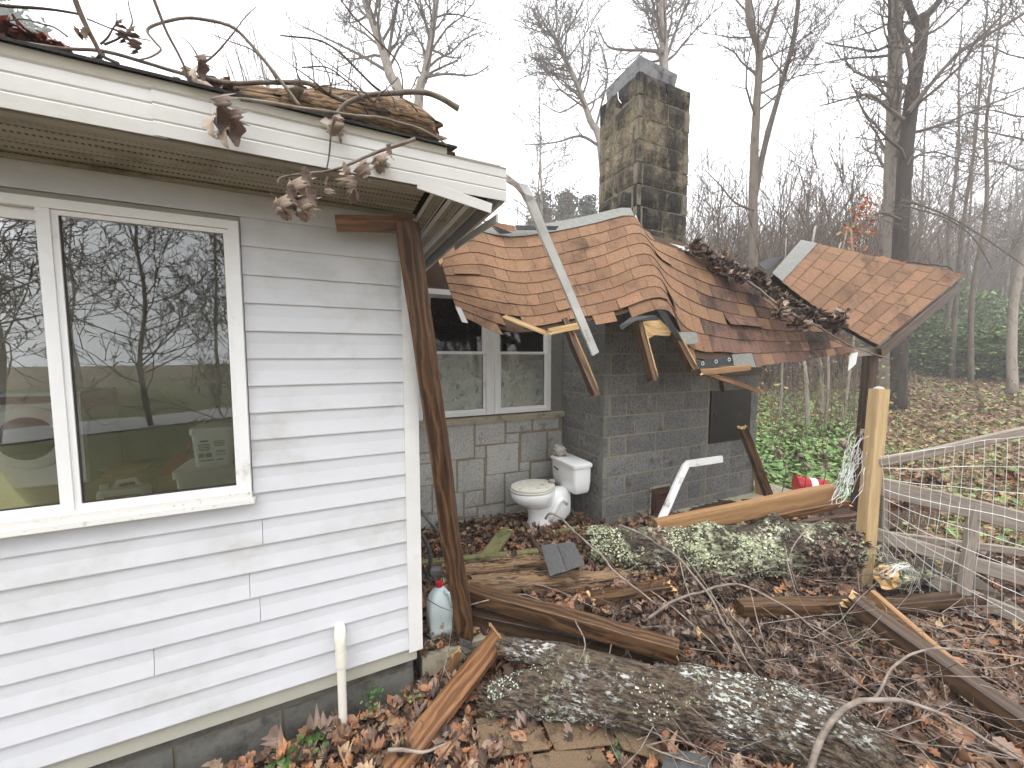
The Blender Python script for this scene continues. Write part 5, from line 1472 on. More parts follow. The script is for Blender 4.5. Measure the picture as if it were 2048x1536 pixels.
# the bed of leaf mould
def make_bed():
    xs = np.arange(-2.8, 4.9, 0.05); ys = np.arange(-0.6, 4.5, 0.05)
    mb = MB(); nx = len(xs)
    mb.v = [(x, y, bed(x, y)) for y in ys for x in xs]
    for j in range(len(ys) - 1):
        for i in range(nx - 1):
            if free(xs[i], ys[j]) and free(xs[i + 1], ys[j + 1]):
                mb.f.append([j * nx + i, j * nx + i + 1, (j + 1) * nx + i + 1, (j + 1) * nx + i]); mb.m.append(0)
    tag(mb.build('leaf_mould', M['soil'], smooth=True), 'dark damp leaf mould covering the yard', 'leaf mould', kind='stuff')
make_bed()
def near_positions(n, rng, x0, x1, y0, y1, up=0.03, dens=None):
    out = []
    while len(out) < n:
        x = rng.uniform(x0, x1); y = rng.uniform(y0, y1)
        if not free(x, y): continue
        if dens and rng.random() > dens(x, y): continue
        out.append((x, y, bed(x, y) + 0.006 + rng.random() ** 2 * up))
    return np.array(out)
def dens(x, y):
    q = V((x, y, 0)) - O; s, k = q.dot(U), q.dot(N)
    if k < -1.35 and s < 1.1: return 0.2
    if 0.05 < x < 0.75 and 1.3 < y < 1.85: return 0.35       # trampled patch with shingles
    return 1.0
P_ = np.concatenate([near_positions(14500, RNG, -1.2, 3.3, 1.0, 3.9, 0.05, dens), near_positions(5000, RNG, -2.6, 4.6, -0.4, 3.9, 0.05, lambda x, y: 0.05 if -1.1 < x < 3.2 and y > 1.05 else 1.0)])
scatter('leaf_litter', LEAVES + LEAVES + CURLED[:2], P_, RNG.uniform(0.04, 0.088, len(P_)), 0.27, BROWNS, M['leaf'], RNG, 'brown dead leaves heaped over the yard and slab', 'leaf litter')
# dark dead leaves still on the fallen tops
def blob(c, r, n, rng):
    d = rng.normal(0, 1, (n, 3)); d /= np.linalg.norm(d, axis=1)[:, None]
    return np.array(c) + d * (rng.random((n, 1)) ** 0.5) * np.array(r)
pts = [blob(A(1660, 1120, 2.75), (0.18, 0.15, 0.14), 190, RNG), blob(A(1690, 1080, 2.9), (0.12, 0.12, 0.10), 90, RNG), blob(Z(1500, 1300, 0.2), (0.45, 0.25, 0.04), 170, RNG), blob(Z(1330, 1250, 0.25), (0.35, 0.2, 0.03), 90, RNG), blob(Z(1600, 1270, 0.2), (0.25, 0.12, 0.05), 90, RNG), blob(Z(1420, 1180, 0.22), (0.3, 0.12, 0.08), 120, RNG), blob(Z(1680, 1380, 0.12), (0.45, 0.25, 0.04), 200, RNG)]
scatter('dead_leaf_heap', CURLED, np.concatenate(pts), RNG.uniform(0.035, 0.075, sum(map(len, pts))), 1.0, DARKS, M['leaf'], RNG, 'dark curled leaves heaped over the fallen branches', 'leaf litter')
# the debris lying down the torn edge of the roof
deb = [(1385, 500, 3.72), (1420, 522, 3.75), (1460, 545, 3.75), (1500, 556, 3.78), (1540, 590, 3.76), (1600, 622, 3.72), (1640, 640, 3.74), (1680, 668, 3.76)]
pts = []
for i in range(len(deb) - 1):
    for f in (0, 0.33, 0.66):
        p = A(*deb[i]).lerp(A(*deb[i + 1]), f)
        pts.append(blob(p + V((0, -0.02, 0.02)), (0.10, 0.06, 0.04), 13, RNG))
pts += [blob(A(1560, 625, 3.62), (0.06, 0.05, 0.08), 24, RNG), blob(A(1595, 650, 3.6), (0.06, 0.05, 0.05), 22, RNG), blob(A(1680, 640, 3.7), (0.07, 0.05, 0.1), 34, RNG), blob(A(1470, 555, 3.66), (0.08, 0.05, 0.05), 24, RNG)]
scatter('roof_debris', CURLED, np.concatenate(pts), RNG.uniform(0.05, 0.1, sum(map(len, pts))), 1.2, DARKS, M['leaf'], RNG, 'dead leaves caught along the torn edge of the roof', 'leaf litter')
# leaves lying singly: the large ones near the lens
big_meshes = []
for i, (lv, lt) in enumerate(LEAVES + CURLED[:2]):
    for c in ((.29, .15, .085), (.36, .19, .105), (.20, .12, .085), (.27, .19, .15)):
        big_meshes.append(np_mesh('fallen_leaf', lv, lt, np.tile(np.array(c) * RNG.uniform(0.8, 1.15), (len(lv), 1)), M['leaf']))
def lay_leaf(p, size, rz, tx, ty, me):
    o = link('fallen_leaf', me, None, Matrix.Translation(p) @ Matrix.Rotation(rz, 4, 'Z') @ Matrix.Rotation(tx, 4, 'X') @ Matrix.Rotation(ty, 4, 'Y') @ Matrix.Scale(size, 4))
    return tag(o, 'single large brown dead leaf lying on top of the leaf litter', 'leaf', 'large dead leaves lying on the litter')
cnt = 0
while cnt < 210:
    px, py = random.uniform(540, 2040), random.uniform(1190, 1535) if random.random() < 0.8 else random.uniform(1080, 1250)
    p = Z(px, py, 0.03)
    if not free(p.x, p.y): continue
    p.z = bed(p.x, p.y) + 0.03 + 0.02 * random.random()
    lay_leaf(p, random.uniform(0.075, 0.125), random.uniform(0, 6.28), random.gauss(0, 0.2), random.gauss(0, 0.2), random.choice(big_meshes))
    cnt += 1

# ------------------------------------------------------------------ branches
def dry_leaves(parent, at, n, size, seed):
    rs = random.Random(seed)
    for i in range(n + 1):
        me = rs.choice(dry_meshes)
        p = V(at) + V((rs.uniform(-1, 1), rs.uniform(-1, 1), rs.uniform(-1.2, 0.4))) * size * 0.45
        m = Matrix.Translation(p) @ Matrix.Rotation(rs.uniform(0, 6.28), 4, 'Z') @ Matrix.Rotation(rs.uniform(0.8, 2.0), 4, 'Y') @ Matrix.Rotation(rs.uniform(-1, 1), 4, 'X') @ Matrix.Scale(size * rs.uniform(0.55, 0.95), 4)
        link('dry_leaf', me, parent, m)
dry_meshes = [np_mesh('dry_leaf', lv, lt, np.tile(np.array(c), (len(lv), 1)), M['leaf']) for (lv, lt) in CURLED + LEAVES[2:4] for c in ((.26, .19, .145), (.36, .28, .215), (.16, .11, .085))]
KB = EK + 0.06
def KP(k, *pp): return [K(x, y, k) for x, y in pp]
br = []
def B(pts, r0, r1, label, mat='twig', leaves=(), group=None, name='branch', n=7):
    o = stick(name, pts, r0 * 0.75, r1 * 0.75, M[mat], label=label, group=group, n=n)
    for (p, k, sz) in leaves: dry_leaves(o, p, k, sz, len(br) * 7 + k)
    br.append(o)
    return o
B(KP(KB - .1, (915, 214), (880, 196), (837, 182), (764, 183), (717, 198), (687, 213), (664, 239), (617, 264), (544, 274), (480, 282), (412, 287)), 0.017, 0.003, 'thick curved grey limb arching over the white fascia', leaves=[(K(690, 262, KB), 3, 0.085), (K(612, 190, KB - .15), 3, 0.085)])
B(KP(KB - .12, (694, 204), (632, 173), (564, 166), (480, 164), (393, 158), (342, 140), (284, 120), (205, 101), (103, 90), (20, 76)), 0.012, 0.005, 'long thin limb lying along the edge of the white house roof', leaves=[(K(385, 155, KB - .1), 3, 0.07)])
B(KP(KB - .05, (140, -30), (164, 27), (191, 85), (205, 112), (240, 128)), 0.010, 0.006, 'dark twig crossing the top left corner above the roof edge', 'twig_brown', leaves=[(K(168, 55, KB - .05), 1, 0.05), (K(200, 110, KB - .1), 2, 0.05)])
B(KP(KB - .05, (-30, 6), (60, 16), (157, 29), (170, 36)), 0.006, 0.003, 'thin horizontal twig in the top left corner', 'twig_brown')
B(KP(KB - .02, (296, -30), (328, 51), (355, 103), (372, 140), (380, 170)), 0.006, 0.004, 'straight dark twig rising from the roof edge left of centre', 'twig_brown', leaves=[(K(372, 130, KB), 2, 0.075), (K(395, 225, KB + .02), 2, 0.12), (K(425, 250, KB + .02), 2, 0.11)])
B(KP(KB - .08, (280, 118), (301, 113), (321, 99), (308, 82), (294, 58), (328, 43), (386, 36), (458, 51), (496, 82), (533, 126), (574, 178), (600, 212)), 0.003, 0.009, 'arching twig looping above the roof edge', 'twig', leaves=[(K(285, 80, KB - .08), 1, 0.06), (K(258, 62, KB - .08), 1, 0.05)])
B(KP(KB - .08, (175, 38), (225, 58), (262, 72), (300, 80)), 0.003, 0.002, 'fine twig with two shrivelled leaves at top left', 'twig_brown')
B(KP(KB, (480, 196), (588, 213), (676, 227), (749, 233), (822, 251), (857, 267), (893, 293)), 0.008, 0.004, 'thin limb crossing in front of the rotten log on the roof', 'twig')
B(KP(KB + .03, (830, 276), (781, 293), (752, 301), (705, 323), (652, 343), (617, 346), (564, 355), (556, 367)), 0.009, 0.003, 'drooping twig with curled dead leaves hanging below the fascia', 'twig', leaves=[(K(600, 362, KB + .03), 3, 0.10), (K(572, 398, KB + .03), 3, 0.10), (K(612, 402, KB + .03), 3, 0.10), (K(722, 346, KB + .03), 5, 0.085), (K(768, 310, KB + .03), 3, 0.085), (K(650, 372, KB + .03), 1, 0.05)])
B(KP(KB + .02, (671, 235), (663, 264), (658, 305), (652, 340)), 0.005, 0.003, 'short twig hanging straight down over the fascia', 'twig_brown')
B(KP(KB - .15, (560, 70), (585, 73), (636, 79), (673, 99), (708, 133), (742, 167), (762, 182)), 0.003, 0.007, 'side shoot rising left from the thick curved limb', 'twig_brown')
B(KP(KB - .15, (603, 135), (653, 135), (687, 157), (718, 188), (738, 232)), 0.003, 0.005, 'short arched shoot above the rotten log', 'twig_brown')
B(KP(KB - .25, (660, -30), (708, 34), (752, 79), (796, 126), (805, 174), (800, 200)), 0.004, 0.005, 'dark whip rising behind the rotten log', 'twig_brown')
rt = random.Random(41)
for i in range(18):
    x0 = rt.uniform(120, 860); y0 = 66 + (x0 - 100) * 0.215
    a = rt.uniform(-1.1, 1.1); L = rt.uniform(70, 210)
    q = [(x0, y0)]
    for j in range(4):
        a += rt.gauss(0, 0.3); q.append((q[-1][0] + math.sin(a) * L / 4, q[-1][1] - abs(math.cos(a)) * L / 4 + 4))
    B(KP(KB - rt.uniform(0.02, 0.12), *q), 0.0042, 0.0016, 'fine dead twig sprouting from the debris on the white house roof edge', 'twig_brown', group='fine twigs along the white house roof edge', name='twig', n=5)
o = log('rotted_log', KP(0.22, (430, 186), (560, 216), (640, 226), (740, 236), (820, 246), (868, 262)), [0.03, 0.055, 0.075, 0.078, 0.07, 0.045], M['rot'], n=18, seg=44, ridge=0.22, jag=0.05)
tag(o, 'rotten reddish log lying on the edge of the white house roof', 'log')
tp = [blob(K(x, y, 0.2), (0.12, 0.08, 0.02), 20, RNG) for x, y in ((20, 84), (60, 92), (100, 100), (420, 190), (470, 198), (540, 212))]
scatter('roof_leaves', LEAVES, np.concatenate(tp), RNG.uniform(0.04, 0.08, sum(map(len, tp))), 0.5, [(.2, .06, .04), (.16, .07, .045), (.1, .05, .035)], M['leaf'], RNG, 'red brown leaves lying along the white house roof edge', 'leaf litter')
# on the fallen roof
rb = [(1378, 488, 3.7), (1420, 520, 3.72), (1500, 565, 3.7), (1570, 620, 3.64), (1640, 655, 3.68), (1710, 695, 3.74), (1778, 718, 3.72)]
B([A(*p) for p in rb], 0.022, 0.007, 'dead limb lying down the torn edge of the fallen roof', 'twig', leaves=[(A(1560, 610, 3.62), 4, 0.09), (A(1600, 650, 3.6), 4, 0.09), (A(1680, 620, 3.68), 5, 0.10), (A(1480, 555, 3.66), 4, 0.09)])
B([A(1520, 592, 3.66), A(1580, 640, 3.58), A(1660, 680, 3.62), A(1740, 705, 3.68)], 0.007, 0.004, 'thin limb trailing below the leaf heap on the fallen roof', 'twig_brown')
B([A(1690, 628, 3.74), A(1705, 606, 3.74), A(1718, 600, 3.75), A(1714, 620, 3.74)], 0.004, 0.003, 'tiny pale forked twig on the torn off roof section', 'twig')
B([A(1800, 520, 4.6), A(1850, 528, 4.7), A(1890, 532, 4.75), A(1905, 540, 4.75)], 0.012, 0.008, 'dark limb behind the upper edge of the torn off roof section', 'twig_brown')
# in the yard
B([A(1092, 1036, 2.75), A(1100, 1026, 2.72), A(1116, 1032, 2.68), A(1150, 1064, 2.58), A(1200, 1110, 2.42), A(1240, 1152, 2.3), A(1310, 1206, 2.2)], 0.012, 0.008, 'bent grey stick hooking up in front of the toilet')
B([A(1240, 1050, 2.62), A(1300, 1078, 2.5), A(1360, 1120, 2.35), A(1410, 1180, 2.2), A(1450, 1250, 2.0), A(1500, 1330, 1.85), A(1560, 1402, 1.75)], 0.013, 0.006, 'long pale limb slanting over the lichen log towards the front log', leaves=[(A(1308, 1064, 2.46), 4, 0.08), (A(1275, 1030, 2.6), 2, 0.06)])
B([A(1280, 1246, 2.15), A(1340, 1206, 2.2), A(1400, 1186, 2.2), A(1460, 1168, 2.2), A(1530, 1190, 2.1), A(1620, 1250, 2.0), A(1760, 1360, 1.9)], 0.012, 0.005, 'pale arching branch over the middle of the leaf pile')
B([A(1620, 1560, 1.42), A(1632, 1500, 1.46), A(1652, 1448, 1.5), A(1700, 1412, 1.5), A(1760, 1400, 1.5), A(1840, 1412, 1.48), A(1940, 1460, 1.45), A(2080, 1545, 1.4)], 0.019, 0.007, 'thick bare branch arching from the front log to the lower right corner')
B([A(1744, 1404, 1.5), A(1766, 1368, 1.52), A(1790, 1330, 1.55), A(1830, 1306, 1.56), A(1870, 1296, 1.58), A(1950, 1302, 1.6), A(2060, 1316, 1.6)], 0.008, 0.004, 'side shoot rising from the thick arching branch')
tl = [([(1330, 1060), (1390, 1140), (1470, 1260), (1560, 1420)], .34, .06), ([(1200, 1100), (1260, 1170), (1330, 1230)], .33, .25), ([(1410, 1180), (1500, 1270), (1580, 1390)], .3, .08), ([(1380, 1220), (1470, 1310), (1555, 1405)], .26, .08), ([(1250, 1250), (1400, 1330), (1560, 1410)], .22, .08), ([(1420, 1290), (1520, 1370), (1680, 1400), (1780, 1440)], .2, .06),
      ([(1500, 1180), (1520, 1260), (1545, 1340)], .4, .12), ([(1570, 1090), (1590, 1180), (1640, 1260)], .5, .12), ([(1610, 1060), (1580, 1110), (1600, 1190)], .55, .2), ([(1640, 1050), (1650, 1130), (1700, 1190)], .6, .3), ([(1600, 1060), (1660, 1040), (1700, 1080)], .6, .5), ([(1560, 1500), (1700, 1490), (1860, 1520), (2000, 1560)], .08, .05), ([(1700, 1440), (1800, 1480), (1960, 1500)], .08, .08),
      ([(870, 1530), (930, 1460), (1000, 1440)], .04, .1), ([(1240, 1440), (1320, 1470), (1400, 1540)], .05, .04), ([(1290, 1490), (1350, 1480), (1400, 1500)], .06, .04), ([(940, 1210), (1050, 1190), (1160, 1250), (1260, 1300)], .3, .15), ([(960, 1160), (1080, 1170), (1200, 1220)], .32, .25), ([(1150, 1240), (1170, 1290), (1150, 1340)], .32, .2), ([(1430, 1170), (1460, 1230), (1480, 1290)], .36, .2),
      ([(1300, 1180), (1420, 1280), (1500, 1400)], .3, .06), ([(1355, 1100), (1375, 1180), (1420, 1290)], .38, .12), ([(1480, 1130), (1540, 1170), (1590, 1210)], .3, .2), ([(1620, 1280), (1720, 1370), (1840, 1440)], .2, .05), ([(1860, 1460), (1940, 1500), (2048, 1520)], .1, .06), ([(1500, 1420), (1600, 1440), (1720, 1470)], .2, .08)]
for i, (q, z0, z1) in enumerate(tl):
    m = len(q) - 1
    P = []
    for j, (x, y) in enumerate(q):
        z = z0 + (z1 - z0) * j / m + (0.10 if 0 < j < m else 0.04)
        P.append(Z(x, y, z))
    B(P, random.uniform(0.005, 0.008), 0.0025, 'thin bare twig strewn over the leaf pile between the two logs', random.choice(('twig', 'twig_brown', 'twig')), group='thin twigs strewn over the leaf pile', name='twig', n=5)
B([Z(776, 1500, 0.11), Z(820, 1502, 0.12), Z(858, 1500, 0.12), Z(894, 1488, 0.11)], 0.011, 0.007, 'short lichen covered twig lying across the red brown plank', 'twig')
B([A(885, 1350, 1.9), A(900, 1280, 2.0), A(905, 1200, 2.1)], 0.003, 0.002, 'dry grass stalk in front of the fluid jug', 'twig')
B([A(852, 1196, 2.12), A(880, 1214, 2.1), A(906, 1222, 2.1)], 0.003, 0.002, 'fine twig with one leaf hanging across the fluid jug', 'twig_brown', leaves=[(A(890, 1246, 2.05), 1, 0.06)])
for i, (x, y, Y, h) in enumerate(((1560, 1000, 4.3, 0.9), (1600, 1010, 4.4, 1.0), (1640, 990, 4.5, 0.8), (1690, 960, 3.3, 0.5))):
    b = A(x, y, Y); b.z = max(0.0, b.z)
    B([b, b + V((0.05, 0, h * 0.4)), b + V((-0.06, 0.05, h * 0.75)), b + V((0.1, 0, h))], 0.007, 0.002, ('upright dead shoot with brown leaves, nearest the chimney corner', 'upright dead shoot with brown leaves, second from the chimney corner', 'upright dead shoot with brown leaves behind the orange beam', 'leafy dead shoot close to the wire bundle')[i], 'twig_brown', leaves=[(b + V((-0.04, 0, h * 0.6)), 5, 0.09), (b + V((0.05, 0, h * 0.45)), 4, 0.08), (b + V((0.08, 0, h * 0.85)), 2, 0.07)])
fl_ = [blob(A(x, y, Y), (0.14, 0.1, 0.05), 16, RNG) for x, y, Y in ((1800, 1010, 3.2), (1860, 960, 3.2), (1960, 1020, 3.0), (2020, 960, 2.9), (1800, 1160, 3.0), (1900, 1180, 2.9), (2000, 1130, 2.9), (1850, 1100, 3.1))]
scatter('fence_leaves', CURLED, np.concatenate(fl_), RNG.uniform(0.05, 0.09, sum(map(len, fl_))), 1.0, BROWNS, M['leaf'], RNG, 'dead leaves on the brush behind the wire fence', 'leaf litter')

# ------------------------------------------------------------------ small green plants
GREENS = [(.07, .15, .035), (.10, .20, .05), (.05, .11, .03), (.14, .22, .06)]
def seedling(px, py, z, n, r, size, label, tall=0.04):
    c = Z(px, py, z); c.z = bed(c.x, c.y) if free(c.x, c.y) else z
    t = thing('green_plant', c, label, 'plant')
    pos = np.array([[c.x + RNG.normal(0, r), c.y + RNG.normal(0, r), c.z + 0.015 + RNG.random() * tall] for _ in range(n)])
    scatter('foliage', ROUNDS, pos, RNG.uniform(size * 0.7, size * 1.2, n), 0.35, GREENS, M['green'], RNG, kind=None, parent=t)
    mb = MB()
    for p in pos[:max(6, n // 3)]:
        mb.tube([c + V((0, 0, -0.01)), V(p)], 0.0015, 4)
    mb.build('stems', M['thicket'], t)
seedling(592, 1508, 0.03, 46, 0.045, 0.035, 'clump of round green leaves at the foot of the foundation')
seedling(744, 1420, 0.04, 40, 0.022, 0.02, 'small sprig of green leaflets right of the drain pipe', 0.14)
seedling(826, 1396, 0.04, 22, 0.02, 0.018, 'tiny green sprig beside the red brown plank', 0.06)
seedling(1640, 1246, 0.06, 16, 0.05, 0.035, 'round leaved green creeper below the level brown beam')
seedling(1712, 1298, 0.05, 34, 0.03, 0.03, 'small bright green tuft beside the long dark beam')
seedling(1256, 1450, 0.05, 12, 0.03, 0.04, 'green seedling under the front log')
seedling(1240, 1488, 0.05, 8, 0.02, 0.035, 'green shoot at the lower edge left of the orange oak leaves')
seedling(1370, 1190, 0.15, 8, 0.03, 0.04, 'lone green leaves in the pile below the lichen log')
# fine twigs nobody could count, lying over the pile
def twig_litter(n, seed):
    rs = random.Random(seed); mb = MB(); k = 0
    while k < n:
        px, py = rs.uniform(1180, 1960), rs.uniform(1130, 1500)
        p = Z(px, py, 0.1)
        if not free(p.x, p.y): continue
        p.z = bed(p.x, p.y) + rs.uniform(0.03, 0.16)
        a = rs.gauss(-0.55, 0.7); L = rs.uniform(0.15, 0.85)
        d = V((math.cos(a), math.sin(a), rs.uniform(-0.25, 0.2)))
        P = [p]
        for j in range(4):
            d = (d + V((rs.gauss(0, .32), rs.gauss(0, .32), rs.gauss(0, .2)))).normalized(); P.append(P[-1] + d * L / 4)
        r = rs.uniform(0.0015, 0.0038)
        mb.tube(P, [r, r * .9, r * .75, r * .6, r * .4], 4, cap=False, mi=rs.choice((0, 0, 1)))
        for c in range(2):
            j = rs.randint(1, 3); e = (d + V((rs.gauss(0, .6), rs.gauss(0, .6), rs.gauss(0.2, .4)))).normalized()
            mb.tube([P[j], P[j] + e * L * 0.15, P[j] + e * L * 0.3 + V((0, 0, 0.01))], [r * .6, r * .5, r * .3], 3, cap=False, mi=rs.choice((0, 1)))
        k += 1
    tag(mb.build('twig_litter', [M['twig'], M['twig_brown']]), 'tangle of fine dead twigs over the leaf pile', 'twigs', kind='stuff')
twig_litter(300, 12)
# lichen: small raised rosettes gathered in patches on the bark
FLAT = [leaf_arrays(ROUND, 0.05, 0.25, 21, 0), leaf_arrays(ROUND, -0.1, 0.3, 22, 0), leaf_arrays(OAK, 0.1, 0.2, 23, 0)]
def lichen(o, n, sz, pal, f, thr, seed):
    me = o.data; rng = np.random.default_rng(seed)
    co = np.zeros(len(me.vertices) * 3); me.vertices.foreach_get('co', co); co = co.reshape(-1, 3)
    no = np.zeros(len(me.vertices) * 3); me.vertices.foreach_get('normal', no); no = no.reshape(-1, 3)
    idx = [i for i in range(0, len(co)) if no[i][2] > -0.5 and abs(no[i][0]) < 0.7 and noise.noise(V(co[i]) * f + V((seed, 0, 0))) + 0.35 * noise.noise(V(co[i]) * f * 4) > thr]
    if not idx: return
    pick = rng.choice(idx, n)
    M3 = np.array(wm(o).to_3x3()); T3 = np.array(wm(o).translation)
    nn = no[pick] @ M3.T; p = co[pick] @ M3.T + T3 + nn * 0.003 + rng.normal(0, 0.004, (n, 3))
    ref = np.tile(np.array([0.3, 0.9, 0.2]), (n, 1)); x = np.cross(ref, nn); x /= np.linalg.norm(x, axis=1)[:, None]; y = np.cross(nn, x)
    scatter('lichen', FLAT, p, rng.uniform(sz * 0.5, sz * 1.4, n), 0.18, pal, M['green'], rng, kind='stuff', parent=o, align=np.stack([x, y, nn], 2))
LG = {l['label'][:10]: l for l in COL.objects if l.name.startswith('fallen_log')}
lichen(LG['thick log '], 4600, 0.0125, [(.40, .43, .25), (.33, .37, .22), (.46, .46, .28), (.27, .31, .2), (.5, .5, .36)], 3.0, 0.03, 3)
lichen(LG['large fore'], 2000, 0.008, [(.44, .44, .38), (.36, .39, .29), (.48, .48, .42), (.28, .32, .22)], 5.0, 0.06, 5)
# ------------------------------------------------------------------ trees
def shoot(mb, p, d, L, r, lvl, rs, kids, up=0.12, gn=0.22, seg=4, minr=0.0035):
    pts = [p]; q = p.copy(); dd = d.copy()
    for i in range(seg):
        dd = (dd + V((rs.gauss(0, gn), rs.gauss(0, gn), rs.gauss(0, gn) + up))).normalized()
        q = q + dd * (L / seg); pts.append(q)
    rs_ = [max(minr * 0.6, r * (1 - 0.8 * i / seg)) for i in range(seg + 1)]
    mb.tube(pts, rs_, 5 if r > 0.03 else 4 if r > 0.012 else 3, cap=False)
    if lvl <= 0: return
    n = kids[0]
    for c in range(n):
        f = 0.2 + 0.8 * (c + rs.random()) / n
        i = min(seg - 1, int(f * seg)); g = f * seg - i
        a = pts[i].lerp(pts[i + 1], min(1, g)); t = (pts[i + 1] - pts[i]).normalized()
        ax = t.orthogonal().normalized()
        ax = Matrix.Rotation(rs.uniform(0, 6.283), 3, t) @ ax
        ang = rad(rs.uniform(28, 62))
        nd = (t * math.cos(ang) + ax * math.sin(ang)).normalized()
        shoot(mb, a, nd, L * rs.uniform(0.38, 0.62) * (1.15 - 0.5 * f), max(minr, r * 0.45), lvl - 1, rs, kids[1:], up, gn * 1.1, max(2, seg - 1), minr)
def limbs(mb, trunk, r0, rs, n, f0, L, kids, lvl=3, up=0.1, gn=0.2, rr=0.32, minr=0.006):
    T_ = smooth_pts(trunk, 4)
    for c in range(n):
        f = f0 + (1 - f0) * (c + rs.random()) / n
        x = f * (len(T_) - 1); i = min(int(x), len(T_) - 2)
        a = T_[i].lerp(T_[i + 1], x - i); t = (T_[i + 1] - T_[i]).normalized()
        ax = Matrix.Rotation(rs.uniform(0, 6.283), 3, t) @ t.orthogonal().normalized()
        ang = rad(rs.uniform(40, 75))
        shoot(mb, a, (t * math.cos(ang) + ax * math.sin(ang)).normalized(), L * rs.uniform(0.6, 1.2) * (1.25 - 0.7 * f), r0 * rr * (1.1 - 0.6 * f), lvl, rs, kids, up, gn, 5, minr)
def trunk_tube(mb, pts, r0, r1, n=12):
    P = smooth_pts(pts, 4); k = len(P)
    mb.tube(P, [r0 + (r1 - r0) * i / (k - 1) for i in range(k)], n, wob=0.12)
def root(px, Y, foot=0.0):
    """foot of a tree seen at column px, distance Y"""
    x = (px - 1024) / FPX * Y
    return V((x, Y, gz(x, Y) - 0.1))
def traced_tree(label, stems, limb_px, seed, mat='treebark', n=26, L=3.2, kids=(6, 5, 3), cm='crown', lvl=3):
    """stems: list of (px polyline, Y, r0, r1); limb_px: big limbs seen in the photograph"""
    rs = random.Random(seed)
    f = A(stems[0][0][0][0], stems[0][0][0][1], stems[0][1])
    t = thing('bare_tree', V((f.x, f.y, f.z)), label, 'tree')
    for px, Y, r0, r1 in stems:
        mb = MB(); P = [A(x, y, Y + 0.0 * i) for i, (x, y) in enumerate(px)]
        trunk_tube(mb, P, r0, r1); mb.build('trunk', M[mat], t, smooth=True)
    mb = MB()
    for (px, Y, r0, r1) in limb_px:
        P = [A(x, y, yy) for x, y, yy in [(q[0], q[1], Y + (q[2] if len(q) > 2 else 0)) for q in px]]
        S_ = smooth_pts(P, 4)
        mb.tube(S_, [r0 + (r1 - r0) * i / (len(S_) - 1) for i in range(len(S_))], 6, wob=0.15)
        limbs(mb, P, r0, rs, 9, 0.2, L * 0.42, kids[1:], 2, rr=0.4, minr=0.00055 * Y)
    for px, Y, r0, r1 in stems:
        P = [A(x, y, Y) for x, y in px]
        limbs(mb, P, r0, rs, int(n * 1.3) // len(stems), 0.42, L, kids, lvl, minr=0.00055 * Y)
    mb.build('crown', M[cm], t)
    return t
traced_tree('tall straight grey trunk right of the chimney, left of the dark forked trunk', [([(1770, 850), (1778, 600), (1782, 430), (1784, 300), (1790, 150), (1790, 0), (1792, -220)], 11.5, 0.19, 0.14)],
            [([(1785, 85), (1750, 102), (1710, 96), (1650, 86)], 11.4, 0.04, 0.015)], 21, 'treebark_pale', 16, 3.0)
traced_tree('dark forked tree with a reddish fork right of the straight grey trunk', [([(1796, 850), (1800, 520), (1806, 400), (1814, 280), (1826, 180), (1842, 80), (1846, 30)], 10.8, 0.185, 0.13), ([(1842, 60), (1822, 22), (1808, -30), (1795, -120)], 10.8, 0.09, 0.05), ([(1846, 40), (1880, 0), (1910, -60)], 10.8, 0.09, 0.05)],
            [([(1824, 140), (1812, 90), (1796, 40), (1790, -20)], 10.8, 0.06, 0.04), ([(1816, 225), (1860, 170), (1920, 105), (2000, 55), (2070, 15)], 10.6, 0.06, 0.03), ([(1806, 240), (1775, 215), (1740, 190), (1700, 196), (1640, 212)], 10.6, 0.06, 0.015), ([(1800, 440), (1760, 425), (1720, 450)], 10.6, 0.05, 0.015), ([(1822, 318), (1850, 306), (1880, 306), (1930, 325)], 10.7, 0.035, 0.01), ([(1815, 330), (1830, 300), (1850, 260), (1900, 190)], 10.6, 0.02, 0.01), ([(1802, 410), (1840, 420), (1900, 440), (1950, 480), (1985, 540)], 9.8, 0.025, 0.008), ([(1806, 400), (1880, 425), (1960, 470), (2060, 540)], 10.2, 0.03, 0.01)], 22, 'treebark_dark', 22, 2.8)
traced_tree('slim twin stemmed tree just right of the chimney', [([(1506, 850), (1506, 480), (1508, 330), (1514, 200), (1518, 105), (1500, 40), (1490, -120)], 12.0, 0.135, 0.07), ([(1508, 400), (1530, 290), (1560, 180), (1590, 60), (1604, -100)], 12.1, 0.09, 0.05)],
            [([(1522, 105), (1545, 40), (1570, -40)], 12, 0.06, 0.03), ([(1508, 420), (1470, 405), (1440, 370), (1410, 340)], 11.8, 0.04, 0.01), ([(1560, 170), (1575, 120), (1598, 60)], 12, 0.04, 0.02)], 23, 'treebark', 26, 2.6)
traced_tree('pale tree standing behind the top of the chimney', [([(1330, 800), (1330, 300), (1328, 120), (1326, 40), (1322, -140)], 19, 0.26, 0.14)],
            [([(1328, 105), (1290, 100), (1255, 100), (1215, 92), (1195, 50)], 18.8, 0.09, 0.03), ([(1335, 110), (1360, 40), (1390, -20)], 19, 0.07, 0.04), ([(1325, 45), (1300, 20), (1280, -20)], 19, 0.08, 0.04)], 24, 'treebark_pale', 20, 4.0)
traced_tree('leaning pale tree left of the chimney', [([(1225, 800), (1205, 330), (1180, 240), (1150, 160), (1120, 100), (1100, 60)], 21, 0.22, 0.06)],
            [([(1195, 290), (1160, 272), (1110, 285), (1050, 290)], 20.8, 0.09, 0.02), ([(1190, 260), (1205, 200), (1215, 140), (1190, 60)], 21, 0.07, 0.02), ([(1165, 200), (1120, 225), (1085, 205)], 21, 0.05, 0.02)], 25, 'treebark_pale', 30, 3.6)
